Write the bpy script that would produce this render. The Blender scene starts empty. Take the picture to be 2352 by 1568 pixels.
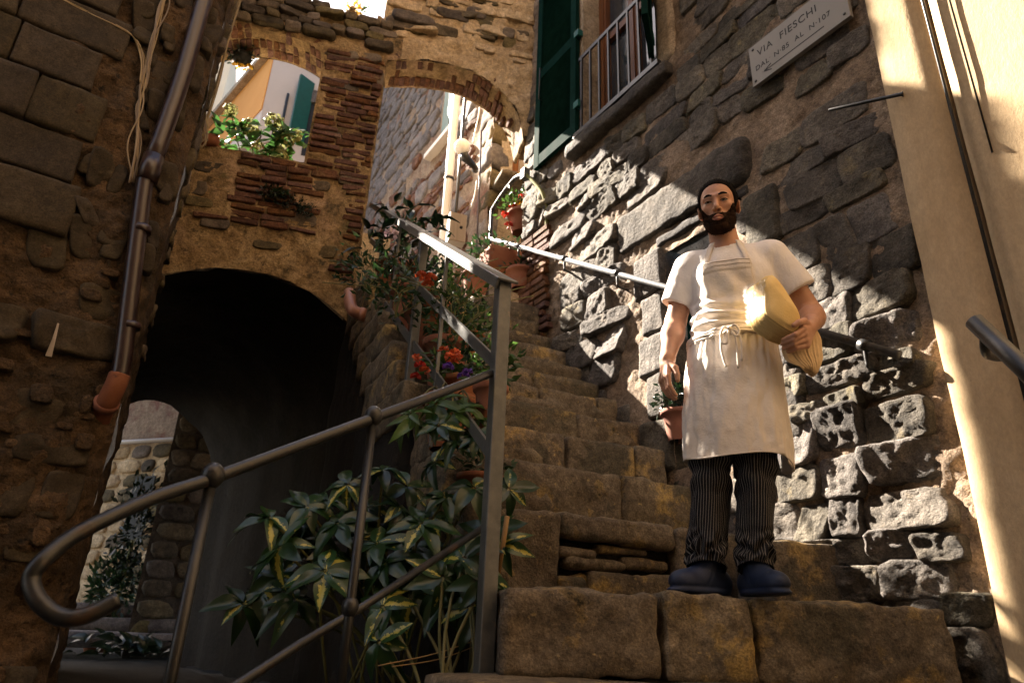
import bpy, bmesh, math, random
import numpy as np
from mathutils import Vector, Matrix

SC = bpy.context.scene
COL = SC.collection
RND = random.Random(7)
RG = np.random.default_rng(11)
rad = math.radians

# ---------------------------------------------------------------- camera
FPX = 1568.0                                   # 24 mm on 36 mm, picture measured 2352 x 1568
UP = np.array([164.0, 3784.0, FPX]); UP /= np.linalg.norm(UP)
FW = np.array([0, 0, 1.0]) - UP[2] * UP; FW /= np.linalg.norm(FW)
RT = np.cross(FW, UP)
if RT[0] < 0: RT = -RT
MW = np.array([RT, FW, UP])                    # world = MW @ (right, up, forward)
def ray(px, py): return MW @ np.array([(px - 1176) / FPX, (784 - py) / FPX, 1.0])
def at_depth(px, py, d): return ray(px, py) * d
def at_y(px, py, y): r = ray(px, py); return r * y / r[1]
def at_z(px, py, z): r = ray(px, py); return r * z / r[2]
def at_D(px, py, D): r = ray(px, py); return r * D / math.hypot(r[0], r[1])

cd = bpy.data.cameras.new('camera'); cam = bpy.data.objects.new('camera', cd); COL.objects.link(cam)
cd.sensor_width = 36; cd.lens = 24; cd.clip_start = 0.05; cd.clip_end = 500
cr, cu, cf = MW @ np.array([1, 0, 0.]), MW @ np.array([0, 1, 0.]), MW @ np.array([0, 0, 1.])
cam.matrix_world = Matrix(((cr[0], cu[0], -cf[0], 0), (cr[1], cu[1], -cf[1], 0), (cr[2], cu[2], -cf[2], 0), (0, 0, 0, 1)))
cd.dof.use_dof = True; cd.dof.focus_distance = 2.75; cd.dof.aperture_fstop = 4.0
SC.camera = cam

# ---------------------------------------------------------------- light
SUN_AZ, SUN_EL = -49.4, 40.8
sd = Vector((math.sin(rad(SUN_AZ)) * math.cos(rad(SUN_EL)), math.cos(rad(SUN_AZ)) * math.cos(rad(SUN_EL)), math.sin(rad(SUN_EL))))
wd = bpy.data.worlds.new('World'); SC.world = wd; wd.use_nodes = True
nt = wd.node_tree; bg = nt.nodes['Background']
sky = nt.nodes.new('ShaderNodeTexSky'); sky.sky_type = 'NISHITA'; sky.sun_disc = False
sky.sun_elevation = rad(SUN_EL); sky.sun_rotation = rad(SUN_AZ % 360); sky.air_density = 1.0; sky.dust_density = 2.0
nt.links.new(sky.outputs[0], bg.inputs[0]); bg.inputs[1].default_value = 0.05
sl = bpy.data.lights.new('sun', 'SUN'); sl.energy = 5.0; sl.angle = rad(0.6); sl.color = (1.0, 0.94, 0.86)
so = bpy.data.objects.new('sun', sl); COL.objects.link(so); so.rotation_mode = 'QUATERNION'
so.rotation_quaternion = (-sd).to_track_quat('-Z', 'Y'); so.location = (-6, 5, 9)
SC.view_settings.view_transform = 'Standard'; SC.view_settings.look = 'None'
SC.view_settings.exposure = 3.15; SC.view_settings.gamma = 1.0; SC.view_settings.use_curve_mapping = False
SC.view_settings.use_white_balance = True; SC.view_settings.white_balance_temperature = 7300; SC.view_settings.white_balance_tint = 12
SC.render.engine = 'CYCLES'
SC.cycles.max_bounces = 8; SC.cycles.diffuse_bounces = 5; SC.cycles.use_denoising = True

# ---------------------------------------------------------------- noise
def _h(ix, iy, iz, s):
    h = (ix.astype(np.uint32) * np.uint32(374761393) + iy.astype(np.uint32) * np.uint32(668265263)
         + iz.astype(np.uint32) * np.uint32(2246822519) + np.uint32(s * 3266489917 & 0xffffffff))
    h ^= h >> np.uint32(13); h *= np.uint32(1274126177); h ^= h >> np.uint32(16)
    return (h & np.uint32(0xffffff)).astype(np.float64) / 8388607.5 - 1.0
def vnoise(p, seed=0):
    p = np.asarray(p, float); i = np.floor(p); f = p - i; u = f * f * (3 - 2 * f); i = i.astype(np.int64)
    r = 0
    for a in (0, 1):
        wa = u[:, 0] if a else 1 - u[:, 0]
        for b in (0, 1):
            wb = u[:, 1] if b else 1 - u[:, 1]
            for c in (0, 1):
                wc = u[:, 2] if c else 1 - u[:, 2]
                r = r + wa * wb * wc * _h(i[:, 0] + a, i[:, 1] + b, i[:, 2] + c, seed)
    return r
def fbm(p, sc=1.0, oct=3, seed=0, gain=0.5):
    p = np.asarray(p, float) * sc; r = 0; a = 1.0; t = 0
    for o in range(oct):
        r = r + a * vnoise(p + o * 17.3, seed + o); t += a; a *= gain; p = p * 2.03
    return r / t

# ---------------------------------------------------------------- object helpers
def rootloc(o):
    v = np.zeros(3)
    while o is not None:
        v = v + np.array(o.location); o = o.parent
    return v
def meshdata(name, V, F, mats=None, smooth=True, uv=None, fmat=None, attrs=None):
    m = bpy.data.meshes.new(name)
    V = np.asarray(V, float)
    m.from_pydata(V.tolist(), [], F if isinstance(F, list) else F.tolist())
    if mats is not None:
        for k in (mats if isinstance(mats, (list, tuple)) else [mats]): m.materials.append(k)
    if fmat is not None: m.polygons.foreach_set('material_index', np.asarray(fmat, np.int32))
    if smooth: m.polygons.foreach_set('use_smooth', np.ones(len(m.polygons), bool))
    if uv is not None:
        l = m.uv_layers.new(name='UVMap'); idx = np.zeros(len(m.loops), np.int32); m.loops.foreach_get('vertex_index', idx)
        l.data.foreach_set('uv', np.asarray(uv, np.float32)[idx].ravel())
    for k, a in (attrs or {}).items():
        at = m.attributes.new(k, 'FLOAT', 'POINT'); at.data.foreach_set('value', np.asarray(a, np.float32))
    m.update(); return m
def link(name, me, parent=None, kind=None, loc=None):
    o = bpy.data.objects.new(name, me); COL.objects.link(o)
    if parent is not None: o.parent = parent
    if loc is not None: o.location = [float(a) for a in loc]
    if kind: o['kind'] = kind
    return o
def mk(name, V, F, mat, parent=None, smooth=True, kind=None, local=False, **kw):
    """one mesh object; V in world space unless local (then in the parent's own space)"""
    V = np.asarray(V, float)
    if parent is not None and not local: V = V - rootloc(parent)
    return link(name, meshdata(name, V, F, mat, smooth, **kw), parent, kind)
def mk_at(name, V, F, mat, c, parent=None, **kw):
    """mesh whose own origin sits at world point c"""
    V = np.asarray(V, float) - np.asarray(c, float)
    me = meshdata(name, V, F, mat, kw.pop('smooth', True), **kw)
    base = rootloc(parent) if parent is not None else np.zeros(3)
    return link(name, me, parent, None, np.asarray(c, float) - base)
def tag(o, label=None, cat=None, group=None, kind=None):
    if label: o['label'] = label
    if cat: o['category'] = cat
    if group: o['group'] = group
    if kind: o['kind'] = kind
    return o
def thing(name, label, cat, loc, group=None):
    o = bpy.data.objects.new(name, None); COL.objects.link(o); o.empty_display_size = 0.1
    o.location = [float(a) for a in loc]
    return tag(o, label, cat, group)
def copy_tree(o, parent=None):
    c = o.copy(); COL.objects.link(c)
    if parent is not None: c.parent = parent
    for ch in list(o.children): copy_tree(ch, c)
    return c

class MB:
    """collects shapes into one mesh"""
    def __init__(s): s.V = []; s.F = []; s.n = 0; s.U = []; s.M = []
    def add(s, V, F, uv=None, mi=0):
        V = np.asarray(V, float); s.V.append(V)
        for f in F: s.F.append([int(i) + s.n for i in f]); s.M.append(mi)
        s.U.append(np.zeros((len(V), 2)) if uv is None else np.asarray(uv, float)); s.n += len(V)
    def build(s, name, mat, parent=None, **kw):
        return mk(name, np.concatenate(s.V), s.F, mat, parent, uv=np.concatenate(s.U), fmat=s.M if isinstance(mat, (list, tuple)) else None, **kw)

BOXF = [(0, 3, 2, 1), (4, 5, 6, 7), (0, 1, 5, 4), (1, 2, 6, 5), (2, 3, 7, 6), (3, 0, 4, 7)]
def box(c, ax, ay, az):
    """box from centre and three half-axis vectors"""
    c, ax, ay, az = [np.asarray(a, float) for a in (c, ax, ay, az)]
    V = [c + sx * ax + sy * ay + sz * az for sz in (-1, 1) for sx, sy in ((-1, -1), (1, -1), (1, 1), (-1, 1))]
    return np.array(V), BOXF
def bevbox(c, ax, ay, az, b=0.15, jit=0.0, rg=None):
    """chamfered box: 24 vertices"""
    c = np.asarray(c, float); A = [np.asarray(a, float) for a in (ax, ay, az)]
    L = [np.linalg.norm(a) for a in A]; bv = min(L) * b; idx = {}; V = []
    for s in [(x, y, z) for x in (-1, 1) for y in (-1, 1) for z in (-1, 1)]:
        j = rg.normal(size=3) * jit if rg is not None else 0
        for k in range(3):
            p = c + j
            for q in range(3):
                p = p + A[q] * s[q] * (1 if q == k else (1 - bv / L[q]))
            idx[(s, k)] = len(V); V.append(p)
    F = []
    for k in range(3):
        a, b2 = (k + 1) % 3, (k + 2) % 3
        for sg in (-1, 1):
            q = []
            for (u, v) in ((-1, -1), (1, -1), (1, 1), (-1, 1)):
                s = [0, 0, 0]; s[k] = sg; s[a] = u; s[b2] = v; q.append(idx[(tuple(s), k)])
            F.append(q if sg > 0 else q[::-1])
    for k in range(3):                       # edges along axis k
        a, b2 = (k + 1) % 3, (k + 2) % 3
        for u in (-1, 1):
            for v in (-1, 1):
                s0 = [0, 0, 0]; s0[a] = u; s0[b2] = v; s1 = list(s0); s0[k] = -1; s1[k] = 1
                q = [idx[(tuple(s0), a)], idx[(tuple(s1), a)], idx[(tuple(s1), b2)], idx[(tuple(s0), b2)]]
                F.append(q if u * v < 0 else q[::-1])
    for s in [(x, y, z) for x in (-1, 1) for y in (-1, 1) for z in (-1, 1)]:
        q = [idx[(s, 0)], idx[(s, 1)], idx[(s, 2)]]; F.append(q if s[0] * s[1] * s[2] > 0 else q[::-1])
    return np.array(V), F
def tube(pts, r, seg=10, cap=True):
    P = np.asarray(pts, float); n = len(P); R = np.full(n, r) if np.isscalar(r) else np.asarray(r, float)
    T = np.gradient(P, axis=0); T /= np.linalg.norm(T, axis=1)[:, None] + 1e-12
    ref = np.array([0, 0, 1.0]) if abs(T[0][2]) < 0.9 else np.array([1.0, 0, 0])
    a = np.cross(T[0], ref); a /= np.linalg.norm(a); V = []; F = []
    for i in range(n):
        a = a - T[i] * (a @ T[i]); a /= np.linalg.norm(a); b = np.cross(T[i], a)
        for k in range(seg):
            t = 2 * math.pi * k / seg; V.append(P[i] + R[i] * (math.cos(t) * a + math.sin(t) * b))
    for i in range(n - 1):
        for k in range(seg):
            k2 = (k + 1) % seg; F.append((i * seg + k, i * seg + k2, (i + 1) * seg + k2, (i + 1) * seg + k))
    if cap: F.append(tuple(range(seg))[::-1]); F.append(tuple((n - 1) * seg + k for k in range(seg)))
    return np.array(V), F
def smooth_path(pts, n=8):
    P = np.asarray(pts, float); P = np.vstack([2 * P[0] - P[1], P, 2 * P[-1] - P[-2]]); out = []
    for i in range(1, len(P) - 2):
        for t in np.linspace(0, 1, n, endpoint=False):
            a, b, c, d = P[i - 1], P[i], P[i + 1], P[i + 2]
            out.append(0.5 * ((2 * b) + (c - a) * t + (2 * a - 5 * b + 4 * c - d) * t * t + (3 * b - a - 3 * c + d) * t ** 3))
    out.append(P[-2]); return np.array(out)
def lathe(prof, c, seg=24, axis=None):
    V = []; F = []; c = np.asarray(c, float); n = len(prof)
    for r, z in prof:
        for k in range(seg):
            t = 2 * math.pi * k / seg; V.append(c + np.array([r * math.cos(t), r * math.sin(t), z]))
    for i in range(n - 1):
        for k in range(seg):
            k2 = (k + 1) % seg; F.append((i * seg + k, i * seg + k2, (i + 1) * seg + k2, (i + 1) * seg + k))
    return np.array(V), F
def sphere(c, r, nu=16, nv=10, sq=(1, 1, 1)):
    V = []; F = []
    for j in range(nv + 1):
        p = math.pi * j / nv
        for i in range(nu):
            t = 2 * math.pi * i / nu
            V.append(np.asarray(c) + r * np.array([math.sin(p) * math.cos(t) * sq[0], math.sin(p) * math.sin(t) * sq[1], math.cos(p) * sq[2]]))
    for j in range(nv):
        for i in range(nu):
            i2 = (i + 1) % nu; F.append((j * nu + i, (j + 1) * nu + i, (j + 1) * nu + i2, j * nu + i2))
    return np.array(V), F

def rough_box(c, ax, ay, az, res=0.04, r=0.02, amp=0.008, nsc=9, seed=0, oct=3):
    """stone block: subdivided box with rounded worn edges and a noisy surface"""
    c = np.asarray(c, float); A = [np.asarray(a, float) for a in (ax, ay, az)]
    L = np.array([np.linalg.norm(a) for a in A]); E = np.array([a / l for a, l in zip(A, L)]); key = {}; V = []; F = []
    r = min(r, L.min() * 0.9)
    n = [max(2, int(math.ceil(2 * l / res))) for l in L]
    def vid(i, j, k):
        q = (i, j, k)
        if q not in key: key[q] = len(V); V.append([-L[0] + 2 * L[0] * i / n[0], -L[1] + 2 * L[1] * j / n[1], -L[2] + 2 * L[2] * k / n[2]])
        return key[q]
    for k in range(3):
        a, b = (k + 1) % 3, (k + 2) % 3
        for side in (0, n[k]):
            for i in range(n[a]):
                for j in range(n[b]):
                    q = []
                    for (u, v) in ((0, 0), (1, 0), (1, 1), (0, 1)):
                        s = [0, 0, 0]; s[k] = side; s[a] = i + u; s[b] = j + v; q.append(vid(*s))
                    F.append(q if side else q[::-1])
    V = np.array(V); inner = np.clip(V, -(L - r), L - r); dv = V - inner; ln = np.linalg.norm(dv, axis=1)[:, None] + 1e-9
    nrm = dv / ln; V = inner + nrm * r
    Wp = c + V @ E; d = fbm(Wp, nsc, oct, seed); d2 = fbm(Wp, nsc * 0.35, 2, seed + 9)
    V = V + nrm * (d * amp + d2 * amp * 1.2)[:, None]
    return c + V @ E, F

class Frame:
    """upright wall plane: u runs along ang, z up, n towards the viewer"""
    def __init__(s, O, ang):
        s.O = np.array([O[0], O[1], 0.0]); a = rad(ang); s.d = np.array([math.cos(a), math.sin(a), 0]); s.n = np.array([-s.d[1], s.d[0], 0])
        if s.n @ s.O > 0: s.n = -s.n
    def P(s, u, z, n=0.0):
        u, z, n = np.broadcast_arrays(np.asarray(u, float), np.asarray(z, float), np.asarray(n, float))
        return s.O + u[..., None] * s.d + z[..., None] * np.array([0, 0, 1.0]) + n[..., None] * s.n
    def px(s, x, y, off=0.0):
        r = ray(x, y); t = ((s.O + off * s.n) @ s.n) / (r @ s.n); p = r * t
        return float((p - s.O) @ s.d), float(p[2])
    def wp(s, x, y, off=0.0):
        r = ray(x, y); return r * (((s.O + off * s.n) @ s.n) / (r @ s.n))
    def box(s, u0, u1, z0, z1, n0, n1):
        return box(s.P((u0 + u1) / 2, (z0 + z1) / 2, (n0 + n1) / 2), s.d * abs(u1 - u0) / 2, s.n * abs(n1 - n0) / 2, np.array([0, 0, abs(z1 - z0) / 2]))

def sheet(fr, u0, u1, z0, z1, res, disp, hole=None):
    """displaced wall face with openings (hole(u,z) < 0 inside an opening)"""
    nu, nz = int(round((u1 - u0) / res)), int(round((z1 - z0) / res))
    U, Z = np.meshgrid(np.linspace(u0, u1, nu + 1), np.linspace(z0, z1, nz + 1)); U = U.ravel(); Z = Z.ravel()
    keep = np.ones((nz, nu), bool)
    if hole is not None:
        h = hole(U, Z); e = 1e-3; near = np.abs(h) < res * 0.72
        gu = (hole(U + e, Z) - hole(U - e, Z)) / (2 * e); gz = (hole(U, Z + e) - hole(U, Z - e)) / (2 * e); g = np.sqrt(gu * gu + gz * gz) + 1e-6
        U = np.where(near, U - h * gu / g / np.maximum(g, 1), U); Z = np.where(near, Z - h * gz / g / np.maximum(g, 1), Z)
        C = lambda q: q.reshape(nz + 1, nu + 1)
        cu = (C(U)[:-1, :-1] + C(U)[1:, 1:] + C(U)[:-1, 1:] + C(U)[1:, :-1]) / 4; cz = (C(Z)[:-1, :-1] + C(Z)[1:, 1:] + C(Z)[:-1, 1:] + C(Z)[1:, :-1]) / 4
        keep = hole(cu.ravel(), cz.ravel()).reshape(nz, nu) > 0
    P = fr.P(U, Z); D = disp(U, Z, P); P = P + D[:, None] * fr.n
    I = np.arange((nu + 1) * (nz + 1)).reshape(nz + 1, nu + 1)
    F = np.stack([I[:-1, :-1], I[:-1, 1:], I[1:, 1:], I[1:, :-1]], -1)[keep]
    if np.cross(fr.d, [0, 0, 1.0]) @ fr.n < 0: F = F[:, ::-1]
    used = np.unique(F); mp = -np.ones(len(P), int); mp[used] = np.arange(len(used))
    return P[used], mp[F]

def slab_stone(fr, u, z, w, h, d, rg, seg=16, rings=(1.0, 0.95, 0.82, 0.55, 0.25), rough=0.006, ex=3.2, seed=0, tilt=0.05, back=0.03, rot=0.0, nsc=14):
    """one rubble stone set in a wall: rounded irregular outline, bulging noisy face"""
    # outline: a box with unevenly cut corners, resampled and softened a little
    pts = []
    for (sx, sy) in ((1, 1), (-1, 1), (-1, -1), (1, -1)):
        cx, cy = rg.uniform(.04, .30), rg.uniform(.06, .36); jx, jy = rg.uniform(-.07, .03), rg.uniform(-.10, .03)
        p1 = (sx * (1 - cx + jx), sy * (1 + jy)); p2 = (sx * (1 + jx), sy * (1 - cy + jy)); pts += [p2, p1] if sx * sy > 0 else [p1, p2]
    pts = np.array(pts) * [w / 2 * 1.09, h / 2 * 1.10]; nxt = np.roll(pts, -1, 0); sl = np.linalg.norm(nxt - pts, axis=1); cum = np.r_[0, np.cumsum(sl)]
    t = (np.linspace(0, 1, seg, endpoint=False) + .4 / seg) * cum[-1]; j = np.searchsorted(cum, t, side='right') - 1; fr_ = ((t - cum[j]) / sl[j])[:, None]
    ol = pts[j] * (1 - fr_) + nxt[j] * fr_; ol = ol * .7 + (np.roll(ol, 1, 0) + np.roll(ol, -1, 0)) * .15
    ol = ol * (1 + rg.normal(size=(seg, 1)) * .018)
    sh = rg.normal() * 0.16
    prof = {1.0: 0.0}; V = []; tu, tz = rg.normal() * tilt, rg.normal() * tilt
    for k, q in enumerate([1.03] + list(rings)):
        x = ol[:, 0] * q; y = ol[:, 1] * q; x = x + sh * y
        if rot: x, y = x * math.cos(rot) - y * math.sin(rot), x * math.sin(rot) + y * math.cos(rot)
        dep = -back if k == 0 else d * (1 - max(0, q - 0.55) / 0.45 * 0.0) * (0.45 if q == 1.0 else (0.9 if q >= 0.92 else 1.0))
        V.append(np.stack([u + x, z + y, np.full(seg, dep) + (tu * x + tz * y if k else 0)], 1))
    V = np.concatenate(V + [np.array([[u, z, d]])]); n = len(rings) + 1
    P = fr.P(V[:, 0], V[:, 1], V[:, 2]); disp = fbm(P, nsc, 3, seed) * rough; disp[:seg] = 0
    P = P + disp[:, None] * fr.n
    F = []
    flip = np.cross(fr.d, [0, 0, 1.0]) @ fr.n < 0
    for i in range(n - 1):
        for k in range(seg):
            k2 = (k + 1) % seg; q = (i * seg + k, i * seg + k2, (i + 1) * seg + k2, (i + 1) * seg + k); F.append(q[::-1] if flip else q)
    for k in range(seg):
        q = ((n - 1) * seg + k, (n - 1) * seg + (k + 1) % seg, n * seg); F.append(q[::-1] if flip else q)
    return P, F
# ---------------------------------------------------------------- procedural materials
def _n(t, typ, **kw):
    n = t.nodes.new(typ)
    for k, v in kw.items(): setattr(n, k, v)
    return n
def pmat(name, cols, scale=6.0, rough=0.9, bump=0.4, bscale=45.0, bdist=0.01, rand=0.25, spots=None, metal=0.0, spec=0.3, detail=6, coat=0.0,
         sss=0.0, rough_var=0.1, stretch=(1, 1, 1), trans=0.0, bump2=None, grain=None):
    """noise-ramped colour + random shift per object + optional patches + two scales of bump"""
    k_ = ALB.get(name, 1.0); cols = [tuple(k_ * v for v in c) for c in cols]; spots = [(a, b_, c, tuple(k_ * v for v in d)) for a, b_, c, d in (spots or [])]
    m = bpy.data.materials.new(name); m.use_nodes = True; t = m.node_tree; b = t.nodes['Principled BSDF']; L = t.links.new
    tc = _n(t, 'ShaderNodeTexCoord'); mp = _n(t, 'ShaderNodeMapping'); oi = _n(t, 'ShaderNodeObjectInfo'); L(tc.outputs['Object'], mp.inputs[0])
    mp.inputs['Scale'].default_value = stretch
    av = _n(t, 'ShaderNodeVectorMath', operation='SCALE'); cmb = _n(t, 'ShaderNodeCombineXYZ')
    for k in range(3): L(oi.outputs['Random'], cmb.inputs[k])
    L(cmb.outputs[0], av.inputs[0]); av.inputs['Scale'].default_value = 37.0
    ad = _n(t, 'ShaderNodeVectorMath', operation='ADD'); L(mp.outputs[0], ad.inputs[0]); L(av.outputs[0], ad.inputs[1])
    vec = ad.outputs[0]
    nz = _n(t, 'ShaderNodeTexNoise'); nz.inputs['Scale'].default_value = scale; nz.inputs['Detail'].default_value = detail; nz.inputs['Roughness'].default_value = 0.6; L(vec, nz.inputs['Vector'])
    rp = _n(t, 'ShaderNodeValToRGB'); el = rp.color_ramp.elements
    while len(el) < len(cols): el.new(0.5)
    for i, c in enumerate(cols):
        el[i].position = 0.3 + 0.4 * i / max(1, len(cols) - 1); el[i].color = (*c, 1)
    L(nz.outputs['Fac'], rp.inputs[0]); col = rp.outputs[0]
    if spots:
        for (sc, lo, hi, c) in spots:
            n2 = _n(t, 'ShaderNodeTexNoise'); n2.inputs['Scale'].default_value = sc; n2.inputs['Detail'].default_value = 7; n2.inputs['Roughness'].default_value = 0.65; L(vec, n2.inputs['Vector'])
            mr = _n(t, 'ShaderNodeMapRange'); mr.inputs[1].default_value = lo; mr.inputs[2].default_value = hi; L(n2.outputs['Fac'], mr.inputs[0])
            mx = _n(t, 'ShaderNodeMix', data_type='RGBA'); L(mr.outputs[0], mx.inputs[0]); L(col, mx.inputs[6]); mx.inputs[7].default_value = (*c, 1); col = mx.outputs[2]
    if grain is None: grain = .42 if bump >= .4 else 0
    if grain:
        for gs, ga in ((130, grain), (28, grain * .8)):
            ng = _n(t, 'ShaderNodeTexNoise'); ng.inputs['Scale'].default_value = gs; ng.inputs['Detail'].default_value = 5; ng.inputs['Roughness'].default_value = .7; L(vec, ng.inputs['Vector'])
            gm = _n(t, 'ShaderNodeMapRange'); gm.inputs[1].default_value = .33; gm.inputs[2].default_value = .67; gm.inputs[3].default_value = 1 - ga; gm.inputs[4].default_value = 1 + ga; L(ng.outputs['Fac'], gm.inputs[0])
            gh = _n(t, 'ShaderNodeHueSaturation'); L(gm.outputs[0], gh.inputs['Value']); L(col, gh.inputs['Color']); col = gh.outputs[0]
    if rand:
        mr = _n(t, 'ShaderNodeMapRange'); mr.inputs[3].default_value = 1 - rand; mr.inputs[4].default_value = 1 + rand; L(oi.outputs['Random'], mr.inputs[0])
        hs = _n(t, 'ShaderNodeHueSaturation'); L(mr.outputs[0], hs.inputs['Value']); L(col, hs.inputs['Color'])
        m2 = _n(t, 'ShaderNodeMath', operation='FRACT'); m3 = _n(t, 'ShaderNodeMath', operation='MULTIPLY'); m3.inputs[1].default_value = 13.7; L(oi.outputs['Random'], m3.inputs[0]); L(m3.outputs[0], m2.inputs[0])
        m4 = _n(t, 'ShaderNodeMapRange'); m4.inputs[3].default_value = 0.5 - 0.06 * rand; m4.inputs[4].default_value = 0.5 + 0.05 * rand; L(m2.outputs[0], m4.inputs[0]); L(m4.outputs[0], hs.inputs['Hue'])
        m5 = _n(t, 'ShaderNodeMapRange'); m5.inputs[3].default_value = 1 - rand; m5.inputs[4].default_value = 1 + rand * 0.6; L(m2.outputs[0], m5.inputs[0]); L(m5.outputs[0], hs.inputs['Saturation'])
        col = hs.outputs[0]
    L(col, b.inputs['Base Color'])
    mr = _n(t, 'ShaderNodeMapRange'); mr.inputs[3].default_value = max(0.02, rough - rough_var); mr.inputs[4].default_value = min(1, rough + rough_var); L(nz.outputs['Fac'], mr.inputs[0]); L(mr.outputs[0], b.inputs['Roughness'])
    b.inputs['Metallic'].default_value = metal; b.inputs['Specular IOR Level'].default_value = spec
    if coat: b.inputs['Coat Weight'].default_value = coat; b.inputs['Coat Roughness'].default_value = 0.15
    if sss: b.inputs['Subsurface Weight'].default_value = sss; b.inputs['Subsurface Radius'].default_value = (0.012, 0.005, 0.003); b.inputs['Subsurface Scale'].default_value = 1.0
    if trans: b.inputs['Transmission Weight'].default_value = trans
    if bump:
        n3 = _n(t, 'ShaderNodeTexNoise'); n3.inputs['Scale'].default_value = bscale; n3.inputs['Detail'].default_value = 9; n3.inputs['Roughness'].default_value = 0.70; L(vec, n3.inputs['Vector'])
        bp = _n(t, 'ShaderNodeBump'); bp.inputs['Strength'].default_value = bump; bp.inputs['Distance'].default_value = bdist; L(n3.outputs['Fac'], bp.inputs['Height'])
        if bump2:
            n4 = _n(t, 'ShaderNodeTexNoise'); n4.inputs['Scale'].default_value = bump2[1]; n4.inputs['Detail'].default_value = 5; L(vec, n4.inputs['Vector'])
            b2 = _n(t, 'ShaderNodeBump'); b2.inputs['Strength'].default_value = bump2[0]; b2.inputs['Distance'].default_value = bump2[2]; L(n4.outputs['Fac'], b2.inputs['Height']); L(b2.outputs[0], bp.inputs['Normal'])
        L(bp.outputs[0], b.inputs['Normal'])
    return m
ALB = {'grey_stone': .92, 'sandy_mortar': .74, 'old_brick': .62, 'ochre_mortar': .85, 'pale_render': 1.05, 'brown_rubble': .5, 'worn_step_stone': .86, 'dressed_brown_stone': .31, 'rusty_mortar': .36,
       'tan_plaster': .80, 'far_house_stone': .62, 'far_house_mortar': .62, 'terracotta': .62, 'grey_marble': .48, 'brown_downpipe': .6, 'plaster_jamb': .7, 'dark_paving': .4, 'beige_cable': .6, 'orange_brown_wood': .7,
       'grey_painted_steel': 1.15, 'dark_painted_iron': .62, 'galvanised_rail': .4, 'copper_pipe': .7, 'pale_house_render': .8, 'dark_green_paint': .6, 'teal_paint': .5}
M = {}
M['stone'] = pmat('grey_stone', [(.058, .050, .041), (.120, .104, .085), (.195, .168, .133)], 5, bump=1.0, bscale=42, bdist=.03, rand=.42, spots=[(9, .60, .72, (.24, .19, .12)), (16, .64, .74, (.04, .04, .038))], bump2=(.6, 15, .03))
M['mortar'] = pmat('sandy_mortar', [(.19, .135, .092), (.31, .225, .155), (.43, .325, .235)], 5, bump=.8, bscale=70, bdist=.012, rand=0, spots=[(2.2, .52, .66, (.16, .11, .075)), (23, .62, .7, (.09, .07, .05))], bump2=(.7, 18, .03))
M['brick'] = pmat('old_brick', [(.12, .058, .036), (.19, .082, .048), (.26, .125, .075)], 9, bump=.9, bscale=50, bdist=.012, rand=.24, spots=[(7, .58, .7, (.32, .22, .12)), (12, .62, .72, (.06, .045, .035))])
M['amortar'] = pmat('ochre_mortar', [(.15, .095, .045), (.31, .205, .10), (.46, .33, .18)], 3.5, bump=.9, bscale=60, bdist=.014, rand=0, spots=[(1.4, .52, .62, (.42, .28, .17)), (5.5, .57, .68, (.075, .058, .03)), (30, .62, .7, (.06, .05, .035)), (3.1, .62, .72, (.09, .085, .035))], bump2=(.8, 14, .035))
M['tower'] = pmat('pale_render', [(.26, .18, .10), (.44, .32, .19), (.55, .42, .27)], 3.0, bump=.8, bscale=50, bdist=.014, rand=0, spots=[(4, .56, .68, (.24, .16, .09)), (22, .63, .72, (.11, .08, .05))], bump2=(.8, 9, .04))
M['rubble'] = pmat('brown_rubble', [(.10, .075, .045), (.2, .15, .09), (.30, .23, .14)], 6, bump=.6, bscale=35, bdist=.014, rand=.4, spots=[(8, .6, .7, (.07, .06, .035))])
M['step'] = pmat('worn_step_stone', [(.075, .057, .038), (.15, .116, .077), (.22, .172, .115)], 3.5, bump=.9, bscale=30, bdist=.016, rand=.05, spots=[(4.5, .55, .64, (.40, .27, .10)), (9, .6, .7, (.05, .042, .025)), (26, .63, .71, (.38, .28, .12)), (2.2, .56, .62, (.09, .075, .05))], bump2=(.6, 10, .03))
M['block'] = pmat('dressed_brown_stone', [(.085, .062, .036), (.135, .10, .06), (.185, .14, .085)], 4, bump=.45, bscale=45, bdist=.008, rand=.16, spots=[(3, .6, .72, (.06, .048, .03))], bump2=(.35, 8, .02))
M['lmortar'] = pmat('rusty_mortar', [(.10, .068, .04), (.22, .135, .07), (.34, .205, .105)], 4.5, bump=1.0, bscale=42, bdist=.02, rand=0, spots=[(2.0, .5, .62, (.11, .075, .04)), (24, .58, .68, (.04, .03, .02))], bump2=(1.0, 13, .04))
M['plaster'] = pmat('tan_plaster', [(.50, .34, .18), (.58, .42, .25), (.66, .50, .32)], 1.6, bump=.38, bscale=55, bdist=.006, rand=0, spots=[(1.6, .54, .72, (.47, .32, .17)), (9, .64, .74, (.42, .29, .16)), (40, .70, .75, (.33, .24, .14))], stretch=(1, 1, .45), grain=.10)
M['pale'] = pmat('pale_house_render', [(.66, .58, .52), (.74, .66, .6)], 1.2, bump=.1, rand=.03)
M['cream'] = pmat('cream_render', [(.72, .6, .44), (.78, .68, .52)], 1.2, bump=.1, rand=.03)
M['orange'] = pmat('orange_render', [(.62, .27, .06), (.7, .33, .09)], 1.2, bump=.1, rand=.03)
M['hstone'] = pmat('far_house_stone', [(.12, .10, .10), (.22, .19, .18), (.32, .28, .25)], 5, bump=.7, bscale=25, bdist=.02, rand=.4, spots=[(5, .6, .7, (.30, .17, .12))])
M['hmortar'] = pmat('far_house_mortar', [(.26, .18, .13), (.4, .29, .2), (.5, .38, .27)], 4, bump=.8, bscale=40, bdist=.02, rand=0, spots=[(2.5, .52, .62, (.28, .14, .10))])
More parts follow.
